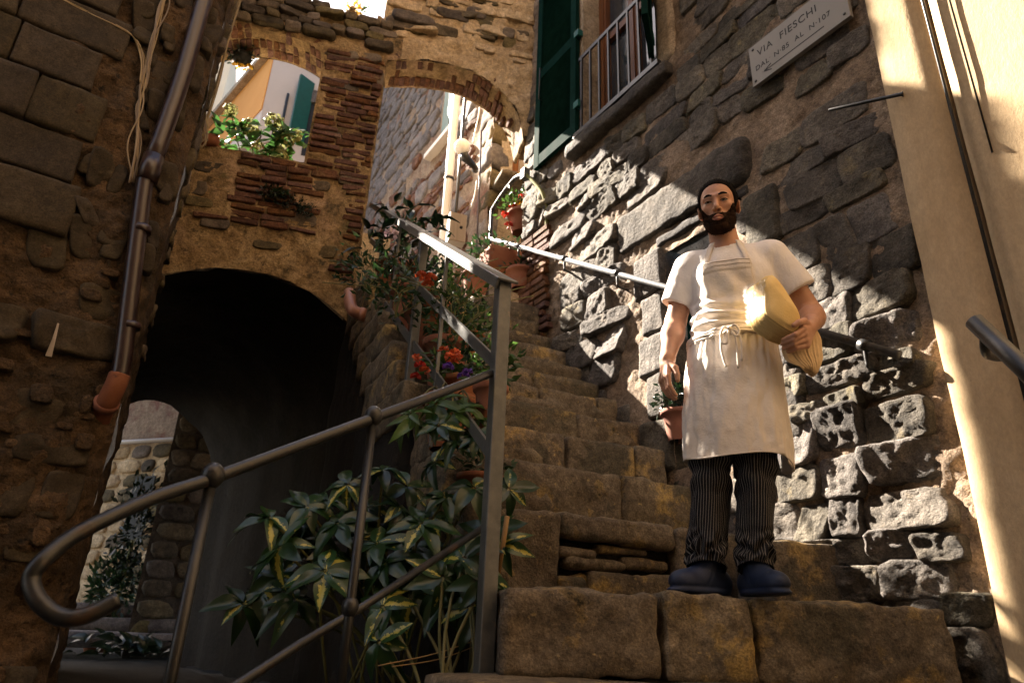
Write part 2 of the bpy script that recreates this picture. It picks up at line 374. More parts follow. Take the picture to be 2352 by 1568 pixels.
M['dark'] = pmat('shade_black_stone', [(.007, .006, .005), (.013, .011, .009), (.022, .018, .013)], 4, bump=.8, bscale=25, bdist=.02, rand=.2)  # near-black colour stands in for deep shade in the passage and stair flank
M['ground'] = pmat('dark_paving', [(.05, .045, .04), (.09, .08, .07), (.13, .115, .1)], 4, bump=.6, bscale=30, rand=0.1)
M['iron'] = pmat('dark_painted_iron', [(.014, .015, .016), (.022, .023, .024), (.036, .036, .036)], 30, rough=.38, bump=.25, bscale=120, bdist=.002, rand=.1, spec=.5, spots=[(18, .57, .66, (.075, .045, .028)), (60, .66, .70, (.10, .095, .09))])
M['steel'] = pmat('grey_painted_steel', [(.05, .053, .053), (.075, .077, .074), (.11, .108, .10)], 18, rough=.36, bump=.39, bscale=70, bdist=.003, rand=.05, spec=.55, spots=[(8, .66, .74, (.2, .15, .1))])
M['rail'] = pmat('galvanised_rail', [(.10, .105, .115), (.16, .165, .175), (.24, .24, .245)], 25, rough=.6, bump=.25, bscale=120, bdist=.002, rand=.05, metal=0, spec=.22, spots=[(22, .60, .68, (.12, .08, .055))])
M['pipe'] = pmat('brown_downpipe', [(.03, .014, .012), (.045, .02, .017), (.06, .03, .024)], 12, rough=.33, bump=.1, bscale=60, bdist=.002, rand=.1, spec=.55, spots=[(9, .64, .72, (.075, .05, .035))])
M['terra'] = pmat('terracotta', [(.30, .095, .045), (.38, .135, .065), (.45, .18, .09)], 9, bump=.25, bscale=60, bdist=.004, rand=.12, spots=[(6, .6, .7, (.36, .22, .14)), (8, .63, .7, (.18, .07, .04))])
M['copper'] = pmat('copper_pipe', [(.42, .16, .09), (.55, .25, .15)], 9, rough=.4, bump=.1, rand=.1, metal=.25, spec=.5)
M['cable'] = pmat('beige_cable', [(.42, .31, .18), (.52, .40, .25)], 20, rough=.55, bump=.0, rand=.3)
M['cable_dk'] = pmat('black_cable', [(.02, .018, .016), (.035, .03, .026)], 20, rough=.5, bump=.0, rand=.2)
M['green'] = pmat('dark_green_paint', [(.004, .026, .021), (.007, .037, .03), (.011, .05, .041)], 12, rough=.8, bump=.1, bscale=60, bdist=.002, rand=.1, spec=.02)
M['teal'] = pmat('teal_paint', [(.005, .16, .15), (.008, .21, .19)], 12, rough=.5, bump=.05, rand=.05)
M['wood'] = pmat('orange_brown_wood', [(.16, .05, .015), (.25, .085, .025), (.33, .13, .045)], 7, rough=.5, bump=.3, bscale=40, bdist=.003, rand=.12, stretch=(3, 3, .3))
M['glass'] = pmat('dark_window_glass', [(.02, .025, .03), (.035, .04, .045)], 3, rough=.08, rough_var=.03, bump=.02, rand=0, spec=.6)
M['curtain'] = pmat('net_curtain', [(.30, .25, .21), (.42, .36, .31)], 8, rough=.9, bump=.2, rand=.1, stretch=(6, 6, .3))
M['jamb'] = pmat('plaster_jamb', [(.36, .27, .18), (.5, .4, .29), (.58, .48, .37)], 4, bump=.5, bscale=60, bdist=.006, rand=.05, spots=[(12, .6, .7, (.2, .15, .1))])
M['marble'] = pmat('grey_marble', [(.40, .38, .35), (.48, .455, .42), (.53, .5, .46)], 3, rough=.5, bump=.08, bscale=60, bdist=.002, rand=0, spots=[(14, .66, .73, (.26, .23, .2))])
M['letter'] = pmat('black_lettering', [(.012, .012, .012), (.02, .02, .02)], 3, rough=.6, bump=0, rand=0)
M['white'] = pmat('white_paint', [(.66, .63, .6), (.76, .73, .7)], 3, rough=.45, bump=.05, rand=.03)
M['globe'] = pmat('opal_globe', [(.82, .81, .79), (.86, .85, .83)], 3, rough=.2, bump=0, rand=0, sss=.0, spec=.5)
M['soil'] = pmat('soil', [(.02, .014, .009), (.04, .028, .018)], 20, bump=.8, rand=0)
M['stem'] = pmat('plant_stem', [(.10, .11, .03), (.17, .15, .06)], 14, bump=.3, rand=.2)
M['cane'] = pmat('bamboo_cane', [(.26, .15, .07), (.36, .22, .1)], 14, rough=.6, bump=.2, rand=.2)
def leafmat(name, g1, g2, rough=.32, y=None, trans=.25, rand=.35, spec=.5, yw=.55):
    m = bpy.data.materials.new(name); m.use_nodes = True; t = m.node_tree; b = t.nodes['Principled BSDF']; L = t.links.new
    tc = _n(t, 'ShaderNodeTexCoord'); uv = _n(t, 'ShaderNodeSeparateXYZ'); L(tc.outputs['UV'], uv.inputs[0]); oi = _n(t, 'ShaderNodeObjectInfo')
    nz = _n(t, 'ShaderNodeTexNoise'); nz.inputs['Scale'].default_value = 60 if y is None else 38; nz.inputs['Detail'].default_value = 6; nz.inputs['Roughness'].default_value = .7; L(tc.outputs['Object'], nz.inputs['Vector'])
    mx = _n(t, 'ShaderNodeMix', data_type='RGBA'); L(nz.outputs['Fac'], mx.inputs[0]); mx.inputs[6].default_value = (*g1, 1); mx.inputs[7].default_value = (*g2, 1); col = mx.outputs[2]
    if y:
        a = _n(t, 'ShaderNodeMath', operation='SUBTRACT'); L(uv.outputs[0], a.inputs[0]); a.inputs[1].default_value = .5
        a2 = _n(t, 'ShaderNodeMath', operation='ABSOLUTE'); L(a.outputs[0], a2.inputs[0])
        a3 = _n(t, 'ShaderNodeMath', operation='MULTIPLY_ADD'); L(nz.outputs['Fac'], a3.inputs[0]); a3.inputs[1].default_value = 1.15; L(a2.outputs[0], a3.inputs[2])
        r2 = _n(t, 'ShaderNodeMapRange'); r2.inputs[3].default_value = -.60; r2.inputs[4].default_value = .24; L(oi.outputs['Random'], r2.inputs[0])
        a4 = _n(t, 'ShaderNodeMath', operation='SUBTRACT'); L(a3.outputs[0], a4.inputs[0]); L(r2.outputs[0], a4.inputs[1])
        mr = _n(t, 'ShaderNodeMapRange'); mr.inputs[1].default_value = yw - .02; mr.inputs[2].default_value = yw + .02; mr.inputs[3].default_value = 1; mr.inputs[4].default_value = 0; L(a4.outputs[0], mr.inputs[0])
        m2 = _n(t, 'ShaderNodeMix', data_type='RGBA'); L(mr.outputs[0], m2.inputs[0]); L(col, m2.inputs[6]); m2.inputs[7].default_value = (*y, 1); col = m2.outputs[2]
    if rand:
        mr = _n(t, 'ShaderNodeMapRange'); mr.inputs[3].default_value = 1 - rand; mr.inputs[4].default_value = 1 + rand; L(oi.outputs['Random'], mr.inputs[0])
        hs = _n(t, 'ShaderNodeHueSaturation'); L(mr.outputs[0], hs.inputs['Value']); L(col, hs.inputs['Color']); col = hs.outputs[0]
    L(col, b.inputs['Base Color']); b.inputs['Roughness'].default_value = rough; b.inputs['Specular IOR Level'].default_value = spec
    tr = _n(t, 'ShaderNodeBsdfTranslucent'); L(col, tr.inputs[0]); ms = _n(t, 'ShaderNodeMixShader'); ms.inputs[0].default_value = trans
    out = t.nodes['Material Output']; L(b.outputs[0], ms.inputs[1]); L(tr.outputs[0], ms.inputs[2]); L(ms.outputs[0], out.inputs[0])
    return m
M['schef'] = leafmat('variegated_leaf', (.007, .026, .007), (.016, .052, .012), y=(.30, .27, .05), rough=.34, trans=.12)
M['leaf'] = leafmat('green_leaf', (.008, .03, .008), (.022, .058, .016), rough=.4)
M['leaf_lt'] = leafmat('light_green_leaf', (.03, .075, .014), (.07, .14, .03), rough=.4, trans=.4)
M['leaf_hyd'] = leafmat('hydrangea_leaf', (.02, .07, .015), (.05, .13, .03), rough=.45, trans=.45)
M['leaf_dk'] = leafmat('dark_leaf', (.004, .014, .006), (.009, .026, .009), rough=.35)
M['petal_h'] = leafmat('hydrangea_petal', (.16, .17, .05), (.33, .33, .14), rough=.6, trans=.3, rand=.15)
M['petal_r'] = leafmat('red_petal', (.42, .012, .012), (.62, .05, .025), rough=.5, trans=.2, rand=.2)
M['petal_o'] = leafmat('orange_red_petal', (.5, .06, .02), (.72, .16, .05), rough=.5, trans=.2, rand=.2)
M['petal_w'] = leafmat('pale_pink_petal', (.7, .5, .55), (.8, .68, .7), rough=.5, trans=.2, rand=.1)
M['petal_y'] = leafmat('yellow_petal', (.6, .32, .02), (.7, .45, .05), rough=.5, trans=.2, rand=.1)
M['petal_v'] = leafmat('violet_petal', (.12, .04, .35), (.2, .08, .5), rough=.5, trans=.2, rand=.1)
# ---------------------------------------------------------------- setting: ground, stairs
GZ = -0.47
W = Frame((1.58, 2.52), 121); A = Frame((-.05, 5.0), 13); L = Frame((-1.87, 3.2), 35)
Z3 = np.array([0, 0, 1.0])
gx = np.linspace(-14, 14, 57); gy = np.linspace(-6, 22, 57); GX, GY = np.meshgrid(gx, gy)
gp = np.stack([GX.ravel(), GY.ravel(), np.full(GX.size, GZ)], 1); gp[:, 2] += fbm(gp, 2, 2, 3) * .012
I = np.arange(57 * 57).reshape(57, 57); gf = np.stack([I[:-1, :-1], I[:-1, 1:], I[1:, 1:], I[1:, :-1]], -1).reshape(-1, 4)
mk('ground', gp, gf, M['ground'], kind='structure')

SE = np.array([math.cos(rad(26)), math.sin(rad(26)), 0])      # along the step edges, towards the right wall
SB = np.array([-SE[1], SE[0], 0])                             # up the flight
stairs = bpy.data.objects.new('stone_stairs', None); COL.objects.link(stairs); stairs['kind'] = 'structure'
stairs['label'] = 'worn stone stairs climbing between the rubble wall and the railing'
STEP = [(2.17, .1125), (2.72, .433), (2.98, .693), (3.20, .90), (3.42, 1.09), (3.62, 1.274), (3.81, 1.43), (4.0, 1.59), (4.2, 1.76), (4.4, 1.93), (4.6, 2.10), (4.8, 2.27)]
def left_end(y0):                                             # left end of the step whose front edge passes (0, y0)
    # the railing line: from (-.02, 2.35) along (-.43, .90)
    a = np.array([[SE[0], .43], [SE[1], -.90]]); b = np.array([0.02 * -1, 2.35 - y0]) ; s, t = np.linalg.solve(a, b)
    return s
def right_end(y0, z):
    P = np.array([0, y0, 0]); s = ((W.O - P) @ W.n) / (SE @ W.n); return s
CUTS = {0: [.50, .80], 1: [.26, .84, 1.22], 2: [.62, 1.05], 3: [.33, .75], 4: [.42, .86], 5: [.2, .58], 6: [.15, .6]}
SE1 = np.array([math.cos(rad(9)), math.sin(rad(9)), 0]); SB1 = np.array([-SE1[1], SE1[0], 0])   # the first step is set square to the landing
for k, (y0, z) in enumerate(STEP):
    SEk, SBk = (SE1, SB1) if k == 0 else (SE, SB)
    zb = -.14 if k == 0 else STEP[k - 1][1] - .02
    l, r = (left_end(y0) - (.10 if k > 3 else 0), right_end(y0, z) - .06) if k else (0.0, 1.50)
    cuts = [l] + [c for c in CUTS.get(k, [l + (r - l) * .45]) if l + .1 < c < r - .1] + [r]
    dep = .86 if k == 0 else .62
    for j in range(len(cuts) - 1):
        a, b = cuts[j] + .006, cuts[j + 1] - .006
        dz = RND.uniform(-.010, .002); dy = RND.uniform(-.014, .012)
        if k == 1 and j == 1: continue
        c = np.array([0, y0, 0]) + SEk * (a + b) / 2 + SBk * (dep / 2 + dy) + Z3 * ((z + dz + zb) / 2)
        V, F = rough_box(c, SEk * (b - a) / 2, SBk * dep / 2, Z3 * (z + dz - zb) / 2, res=.018 if k < 2 else (.025 if k < 6 else .05), r=.016, amp=.016 if k < 3 else .010, nsc=15, seed=k * 7 + j)
        mk('step_stone', V, F, M['step'], stairs)
V, F = rough_box(np.array([1.19, 2.99, .23]), SE1 * .155, SB1 * .16, Z3 * .125, res=.02, r=.016, amp=.014, nsc=14, seed=77); mk('step_stone', V, F, M['step'], stairs)
# second step: a long lip stone, split rubble under it and a dressed stone below
y0, z = STEP[1]; l = left_end(y0)
def stepbox(a, b, z0, z1, dy, dep=.6, amp=.016, seed=0, res=.02, r=.025):
    c = np.array([0, y0, 0]) + SE * (a + b) / 2 + SB * (dep / 2 + dy) + Z3 * (z0 + z1) / 2
    V, F = rough_box(c, SE * (b - a) / 2, SB * dep / 2, Z3 * (z1 - z0) / 2, res=res, r=r, amp=amp, seed=seed)
    mk('step_stone', V, F, M['step'], stairs)
stepbox(.268, .832, .335, .435, 0, seed=91)
stepbox(.265, .44, .262, .30, .015, seed=92, amp=.012); stepbox(.30, .60, .225, .262, .02, seed=93, amp=.012); stepbox(.46, .72, .29, .325, .035, seed=94, amp=.01); stepbox(.58, .83, .235, .285, .03, seed=98, amp=.012)
stepbox(.40, .832, .105, .222, .0, seed=95); stepbox(.262, .395, .105, .19, .01, seed=96)
# ragged bedding mortar between the courses of the flight
for k, (y0, z) in enumerate(STEP[:8]):
    l, r = left_end(y0) + .03, right_end(y0, z) - .1; zb = -.14 if k == 0 else STEP[k - 1][1]
    c = np.array([0, y0 + (.2 if k == 0 else .03), 0]) + SE * (l + r) / 2 + SB * .25 + Z3 * (zb + .035)
    V, F = rough_box(c, SE * (r - l) / 2, SB * .26, Z3 * .06, res=.03, r=.03, amp=.045, nsc=12, seed=60 + k); mk('bedding_mortar', V, F, M['step'], stairs)
# core of the flight (side seen from below) and the landing stones
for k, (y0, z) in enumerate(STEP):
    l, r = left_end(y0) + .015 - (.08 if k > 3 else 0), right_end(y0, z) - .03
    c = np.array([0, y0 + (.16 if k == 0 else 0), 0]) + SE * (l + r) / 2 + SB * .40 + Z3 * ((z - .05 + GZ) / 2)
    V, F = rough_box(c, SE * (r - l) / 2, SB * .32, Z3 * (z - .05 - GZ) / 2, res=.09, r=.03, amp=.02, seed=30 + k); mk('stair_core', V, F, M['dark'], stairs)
c = np.array([.25, 6.0, 1.2]); V, F = rough_box(c, SE * 1.15, SB * 1.1, Z3 * 1.07, res=.15, r=.03, amp=.02, seed=3); mk('upper_landing', V, F, M['step'], stairs)
land = bpy.data.objects.new('lower_landing', None); COL.objects.link(land); land['kind'] = 'structure'
for j, (a, b) in enumerate([(-.02, .62), (.63, 1.3), (1.31, 2.2)]):
    c = np.array([0, 1.86, 0]) + SE * (a + b) / 2 + SB * .02 + Z3 * (-.14 + GZ) / 2
    V, F = rough_box(c, SE * (b - a) / 2, SB * .46, Z3 * (-.14 - GZ) / 2, res=.04, r=.02, amp=.01, seed=40 + j); mk('paving_stone', V, F, M['step'], land)

# ---------------------------------------------------------------- right rubble house
def rect(u, z, u0, u1, z0, z1): return np.maximum(np.maximum(u0 - u, u - u1), np.maximum(z0 - z, z - z1))
WIN = (1.27, 2.10, 3.56, 6.1); DOOR = (.80, 1.30, .80, 2.13)
def w_hole(u, z): return np.minimum(rect(u, z, *WIN), rect(u, z, *DOOR))
def rough_amt(U, Z):
    near = np.clip((1.75 - Z) / .5, 0, 1) * np.clip((1.0 - U) / .5, 0, 1)
    mid = np.clip((U - 1.25) / .3, 0, 1) * np.clip((3.7 - Z) / .4, 0, 1) * np.clip((Z - 1.3) / .4, 0, 1)
    return np.maximum(near, mid * .9)
def w_disp(U, Z, P):
    ra = rough_amt(U, Z)
    d = fbm(P, 4, 3, 2) * .022 + fbm(P, 20, 4, 5, .6) * (.010 + .013 * ra) + np.abs(fbm(P, 60, 2, 8)) * .012 * ra
    return d - .010 * ra + np.clip(-.1 - Z, 0, 1) * .1
house = thing('rubble_house', 'rubble stone house with green shutters right of the stairs', 'house', W.P(1.5, GZ, 0))
V, F = sheet(W, -.14, 2.97, GZ - .05, 6.6, .017, w_disp, w_hole); mk('wall', V, F, M['mortar'], house)
# far end return of that house
E2 = Frame(W.P(2.97, 0)[:2], 31); V, F = sheet(E2, 0, 2.6, GZ, 6.6, .05, lambda U, Z, P: fbm(P, 9, 3, 5) * .02 * np.clip(U * 8, 0, 1)); mk('end_wall', V, F, M['mortar'], house)
rg = np.random.default_rng(5)
def skip_w(u, z, w, h):
    for (a, b, c, d, pad) in ((WIN[0], WIN[1], WIN[2], WIN[3], .12), (DOOR[0] - .0, DOOR[1] + .30, DOOR[2], DOOR[3], .03), (.62, 1.72, 2.26, 2.60, .0), (1.15, 2.25, 3.36, 3.56, .02), (2.55, 2.98, 1.7, 2.95, 0)):
        if u + w / 2 > a - pad and u - w / 2 < b + pad and z + h / 2 > c - pad and z - h / 2 < d + pad: return True
    return False
cnt = 0; fill = MB()
z = GZ
while z < 4.6:
    h = rg.uniform(.11, .21)
    if z < 1.4: h = rg.uniform(.09, .18)
    u = -.13 + rg.uniform(0, .12)
    while u < 2.95:
        w = rg.uniform(.17, .46) if z > 1.5 else rg.uniform(.14, .34)
        w = min(w, 2.96 - u)
        if w > .09:
            zz, hh = z + h / 2 + rg.normal() * .012, h * rg.uniform(.86, 1.04)
            if not skip_w(u + w / 2, zz, w, hh) and rg.random() > .02:
                ra = float(rough_amt(np.array([u + w / 2]), np.array([zz]))[0]); near = u < 1.9
                if cnt >= 298:
                    V, F = slab_stone(W, u + w / 2, zz, w - .010, hh, rg.uniform(.010, .024), rg, seg=18, rings=(1.0, .93, .7, .4, .15), rough=.012, seed=cnt); fill.add(V, F); cnt += 1
                else:
                    V, F = slab_stone(W, u + w / 2, zz, w - .010, hh, rg.uniform(.010, .024) + .014 * ra, rg, seg=34 if near else 20,
                        rings=(1.0, .95, .88, .79, .69, .58, .47, .36, .25, .13) if near else (1.0, .93, .75, .55, .35, .15), rough=.010 + .007 * ra, ex=rg.uniform(2.8, 4.6), seed=cnt, tilt=.07 + .1 * ra, nsc=15 + 16 * ra)
                    mk_at('stone', V, F, M['stone'], W.P(u + w / 2, zz, 0), house); cnt += 1
        u += w
    z += h
if fill.n: fill.build('rubble_stones', M['stone'], house, kind='stuff')
# long relieving lintel, door quoins, brick patch near the corner
V, F = rough_box(W.P(1.17, 2.43, -.03), W.d * .54, W.n * .07, Z3 * .145, res=.03, r=.03, amp=.02, seed=3); mk('lintel', V, F, M['stone'], house)
V, F = rough_box(W.P(1.0, 2.225, -.06), W.d * .36, W.n * .08, Z3 * .035, res=.03, r=.015, amp=.01, seed=4); mk('door_head', V, F, M['stone'], house)
zq = .80
for q, hq in enumerate([.30, .27, .25, .26, .30]):
    w = (.24, .17, .23, .19, .25)[q]
    V, F = rough_box(W.P(1.305 + w / 2, zq + hq / 2, -.06), W.d * w / 2, W.n * .10, Z3 * (hq / 2 - .006), res=.02, r=.018, amp=.012, seed=q + 10); mk('quoin', V, F, M['stone'], house); zq += hq
zq = .80
for q, hq in enumerate([.35, .33, .35, .34]):
    V, F = rough_box(W.P(.69 - .11, zq + hq / 2, -.06), W.d * .105, W.n * .095, Z3 * (hq / 2 - .006), res=.03, r=.018, amp=.012, seed=q + 20); mk('quoin', V, F, M['stone'], house); zq += hq
z = 1.75
while z < 2.93:
    u = 2.57 + rg.uniform(-.08, .02)
    while u < 2.93:
        w = min(rg.uniform(.17, .24), 2.955 - u)
        if w > .06:
            V, F = bevbox(W.P(u + w / 2, z + .024, .0), W.d * (w / 2 - .006), W.n * (.03 + rg.uniform(0, .008)), Z3 * .023, b=.2, jit=.002, rg=rg); mk_at('brick', V, F, M['brick'], W.P(u + w / 2, z, 0), house, smooth=False)
        u += w
    z += .062
# door: frame, leaf with wire mesh, reveal
m = MB()
for (u0, u1) in ((DOOR[0], DOOR[0] + .06), (DOOR[1] - .06, DOOR[1])): m.add(*W.box(u0, u1, DOOR[2], DOOR[3], -.22, -.15))
m.add(*W.box(DOOR[0] + .06, DOOR[1] - .06, DOOR[3] - .07, DOOR[3], -.22, -.15)); m.build('door_frame', M['green'], house, smooth=False)
V, F = W.box(DOOR[0], DOOR[1], DOOR[2], DOOR[3], -.30, -.235); door = mk('door', V, F, M['letter'], house, smooth=False)
m = MB()
for k in range(27): u = DOOR[0] + .07 + k * .0175; m.add(*W.box(u - .0012, u + .0012, DOOR[2] + .02, DOOR[3] - .07, -.214, -.211))
for k in range(72): zz = DOOR[2] + .03 + k * .0175; m.add(*W.box(DOOR[0] + .06, DOOR[1] - .06, zz - .0012, zz + .0012, -.2105, -.2085))
m.build('wire_mesh', M['green'], door, smooth=False, kind='stuff')
V, F = W.box(DOOR[0] - .02, DOOR[1] + .02, DOOR[2] - .12, DOOR[2], -.35, .0); mk('door_sill', V, F, M['stone'], house, smooth=False)

# window of the rubble house
wx0, wx1, wz0, wz1 = WIN
m = MB(); m.add(*W.box(wx1, wx1 + .01, wz0, wz1, -.3, .012)); m.build('reveal', M['jamb'], house, smooth=False)
V, F = rough_box(W.P(wx1 + .055, (wz0 + wz1) / 2, -.13), W.d * .056, W.n * .145, Z3 * (wz1 - wz0) / 2, res=.05, r=.012, amp=.008, seed=44); mk('jamb', V, F, M['jamb'], house)
V, F = rough_box(W.P(wx0 - .08, (wz0 + wz1) / 2, -.13), W.d * .081, W.n * .145, Z3 * (wz1 - wz0) / 2, res=.05, r=.012, amp=.01, seed=45); mk('jamb', V, F, M['jamb'], house)
V, F = rough_box(W.P(1.69, 3.46, -.02), W.d * .56, W.n * .10, Z3 * .055, res=.03, r=.02, amp=.012, seed=46); mk('window_sill', V, F, M['stone'], house)
win = mk('window', *W.box(wx0, wx1, wz0 - .01, wz1, -.30, -.285), M['letter'], house, smooth=False)
m = MB()
for (u0, u1) in ((wx0, wx0 + .09), (wx1 - .09, wx1), (1.64, 1.73)): m.add(*W.box(u0, u1, wz0, wz1, -.235, -.16)); m.add(*W.box(u0 + .02, u1 - .02, wz0, wz1, -.16, -.145))
for (u0, u1) in ((wx0 + .09, 1.64), (1.73, wx1 - .09)):
    for zz in (wz0, 4.55): m.add(*W.box(u0, u1, zz, zz + .07, -.23, -.17))
m.build('window_frame', M['wood'], win, smooth=False)
for (u0, u1) in ((wx0 + .09, 1.64), (1.73, wx1 - .09)):
    mk('pane', *W.box(u0, u1, wz0 + .07, wz1, -.215, -.208), M['glass'], win, smooth=False)
    n = 30; uu = np.linspace(u0, u1, n); nn = -.235 - .008 * (1 + np.sin(uu * 90)); Vc = np.concatenate([W.P(uu, np.full(n, wz0 + .02), nn), W.P(uu, np.full(n, wz1), nn)]); Fc = [(i, i + 1, n + i + 1, n + i) for i in range(n - 1)]
m = MB()
for q, (uu, zz) in enumerate(((1.60, 3.72), (1.535, 3.72), (1.60, 3.65), (1.535, 3.65), (1.575, 3.69))): m.add(*W.box(uu - .022, uu + .022, zz - .025, zz + .025, -.2075, -.2065))
m.build('paper_sticker', M['curtain'], win, smooth=False)
# window guard
g = MB(); g.add(*W.box(wx0 - .02, wx1 + .02, 4.30, 4.335, .035, .05)); guard = g.build('window_guard', M['iron'], house, smooth=False); mk('bottom_rail', *W.box(wx0 - .06, wx1 + .06, 3.535, 3.575, .03, .07), M['iron'], guard, smooth=False)
for k in range(8):
    u = wx0 + .02 + k * (wx1 - wx0 - .04) / 7; mk('bar', *W.box(u - .008, u + .008, 3.56, 4.305, .036, .052), M['iron'], guard, smooth=False)
# shutters: stiles, rails, louvre panels
def shutter(hinge, dirv, wd, z0, z1, name='shutter'):
    dv = dirv / np.linalg.norm(dirv); nv = np.cross(dv, Z3); c = lambda a, zz, t=0: hinge + dv * a + Z3 * zz + nv * t
    m = MB()
    for a in (.035, wd - .035): m.add(*box(c(a, (z0 + z1) / 2), dv * .035, nv * .02, Z3 * (z1 - z0) / 2))
    zs = [z0 + .06, z0 + (z1 - z0) * .42, z1 - .05]
    for zz in zs: m.add(*box(c(wd / 2, zz), dv * (wd / 2 - .07), nv * .018, Z3 * .05))
    sh = m.build(name, M['green'], house, smooth=False); k = MB()
    for a in range(2):
        zz = zs[a] + .06
        while zz < zs[a + 1] - .055:
            k.add(*box(c(wd / 2, zz), dv * (wd / 2 - .07), nv * .014 + Z3 * -.010, Z3 * .0025 + nv * .002)); zz += .024
    k.add(*box(c(wd / 2, (z0 + z1) / 2), dv * (wd / 2 - .071), nv * .002, Z3 * ((z1 - z0) / 2 - .02)))
    k.build('louvre', M['green'], sh, smooth=False, kind='stuff')
    h = MB()
    for sg in (-1, 1):
        h.add(*tube([c(wd - .10, 4.25, .02 * sg), c(wd - .10, 4.25, .05 * sg), c(wd - .10, 4.6, .05 * sg), c(wd - .10, 4.6, .02 * sg)], .006, 6))
    h.build('handle', M['iron'], sh)
    hb = MB()
    for zz in (3.85, 4.6): hb.add(*box(c(-.01, zz), dv * .03, nv * .025, Z3 * .03))
    hb.build('hinge', M['teal'], sh, smooth=False)
e = at_z(1229, 392, 3.575); h0 = W.P(2.13, 0, .05); d0 = np.array([e[0], e[1], 0]) - h0
shutter(h0, d0, np.linalg.norm(d0), 3.575, 5.95)
h1 = W.P(1.30, 0, .03); d1 = np.array([-.31, -.95, 0]); shutter(h1, d1, .40, 3.66, 5.95)

# ---------------------------------------------------------------- plastered house at the right edge
ph = thing('plastered_house', 'tan plastered house front with a seam strip at the right edge', 'house', W.P(-.6, GZ, 0))
us = -.375
def plaster_part(u0, u1, n0, n1, seed, name, rr=.03):
    V, F = rough_box(W.P((u0 + u1) / 2, 6.0, (n0 + n1) / 2), W.d * abs(u1 - u0) / 2, W.n * (n1 - n0) / 2, Z3 * 6.6, res=.08, r=rr, amp=.004, nsc=5, seed=seed); return mk(name, V, F, M['plaster'], ph)
plaster_part(-.14, us, -.3, .055, 1, 'pilaster'); plaster_part(us - .02, -7.5, -.3, .045, 2, 'wall', .01)
sm = MB(); sm.add(*tube([W.P(us - .012, GZ, .062), W.P(us - .012, 6.5, .062)], .0065, 10)); sm.build('downpipe_strip', M['iron'], ph)
sm = MB(); sm.add(*tube([W.P(us - .105, 1.72, .05), W.P(us - .105, 6.5, .05)], .0035, 6)); sm.build('wire', M['cable_dk'], ph)

# ---------------------------------------------------------------- arched wall across the alley
def apx(x, y): return A.px(x, y)
uR = apx(726, 230)[0]; zsp = apx(727, 122)[1]; zcr = apx(600, 66)[1]; zsill = apx(690, 372)[1]
ucW = uR - .44; Rw = ((.44) ** 2 + (zcr - zsp) ** 2) / (2 * (zcr - zsp)); 
def win_h(u, z):
    top = zcr - Rw + np.sqrt(np.maximum(Rw ** 2 - (u - ucW) ** 2, 1e-4)); return np.maximum(np.maximum((uR - .95) - u, u - uR), np.maximum(zsill - z, z - top))
uP = apx(862, 330)[0]; ucS = -.63; zS = 4.74; RS = .70
def st_top(u):
    r_ = np.where(np.asarray(u) < ucS, 1.7, RS); return zS - r_ + np.sqrt(np.maximum(r_ ** 2 - (u - ucS) ** 2, 1e-4))
def st_h(u, z): return np.maximum(uP - u, z - st_top(u))
aL, bL, ucL, zL = 1.06, .95, -2.02, 1.42
def low_h(u, z): return np.where(z > zL, (np.sqrt(((u - ucL) / aL) ** 2 + ((z - zL) / bL) ** 2) - 1) * .95, np.abs(u - ucL) - aL)
ztop = apx(800, 30)[1]; uT = apx(884, 30)[0]
def a_hole(u, z): return np.minimum(np.minimum(win_h(u, z), low_h(u, z)), np.minimum(st_h(u, z), (ztop + .05 * np.sin(u * 23) + .03 * np.sin(u * 51 + 1)) - z))
def a_disp(U, Z, P): return fbm(P, 3.5, 3, 21) * .03 + fbm(P, 14, 3, 22) * .018 + fbm(P, 42, 2, 24) * .007
arch = thing('arched_wall', 'old brick wall with an arched window, passage arch below and stair arch', 'wall', A.P(-2.0, GZ, 0))
V, F = sheet(A, -3.4, uP + .12, GZ, 5.25, .02, a_disp, a_hole); mk('wall_face', V, F, M['amortar'], arch)
TSET = .15
def t_hole(u, z): return np.minimum(np.minimum(st_h(u, z), np.maximum(u - (uT + TSET), 5.48 - z)), np.maximum(u - (uP + .115), z - (ztop - .02)))
V, F = sheet(A, uT, .62, 4.1, 7.3, .022, lambda U, Z, P: a_disp(U, Z, P) * .9 + .012 + fbm(P, 8, 3, 77) * .022, lambda u, z: np.where(z < 4.1, 1, t_hole(u, z))); mk('upper_wall', V, F, M['tower'], arch)
# thickness: soffits, jambs, sill and coping
def strip(fr, us_, zs_, depth, res=.03, amp=.012, seed=0):
    P = np.stack([us_, zs_], 1); seg = np.linalg.norm(np.diff(P, axis=0), axis=1); s = np.r_[0, np.cumsum(seg)]; q = np.linspace(0, s[-1], max(2, int(s[-1] / res)) + 1)
    u = np.interp(q, s, us_); z = np.interp(q, s, zs_); nd = max(1, int(round(depth / res))); V = []
    for k in range(nd + 1): V.append(fr.P(u, z, -depth * k / nd))
    V = np.concatenate(V); V = V + np.stack([fbm(V, 15, 3, seed), fbm(V, 15, 3, seed + 1), fbm(V, 15, 3, seed + 2)], 1) * amp
    n = len(u); return V, [(k * n + i, k * n + i + 1, (k + 1) * n + i + 1, (k + 1) * n + i) for k in range(nd) for i in range(n - 1)]
uu = np.linspace(uP, .1, 60); mk('arch_soffit', *strip(A, uu, st_top(uu), .36, seed=5), M['amortar'], arch)
wt = lambda u: zcr - Rw + np.sqrt(np.maximum(Rw ** 2 - (u - ucW) ** 2, 1e-4))
uu = np.linspace(uR - .95, uR, 40); mk('window_soffit', *strip(A, uu, wt(uu), .34, seed=6), M['amortar'], arch)
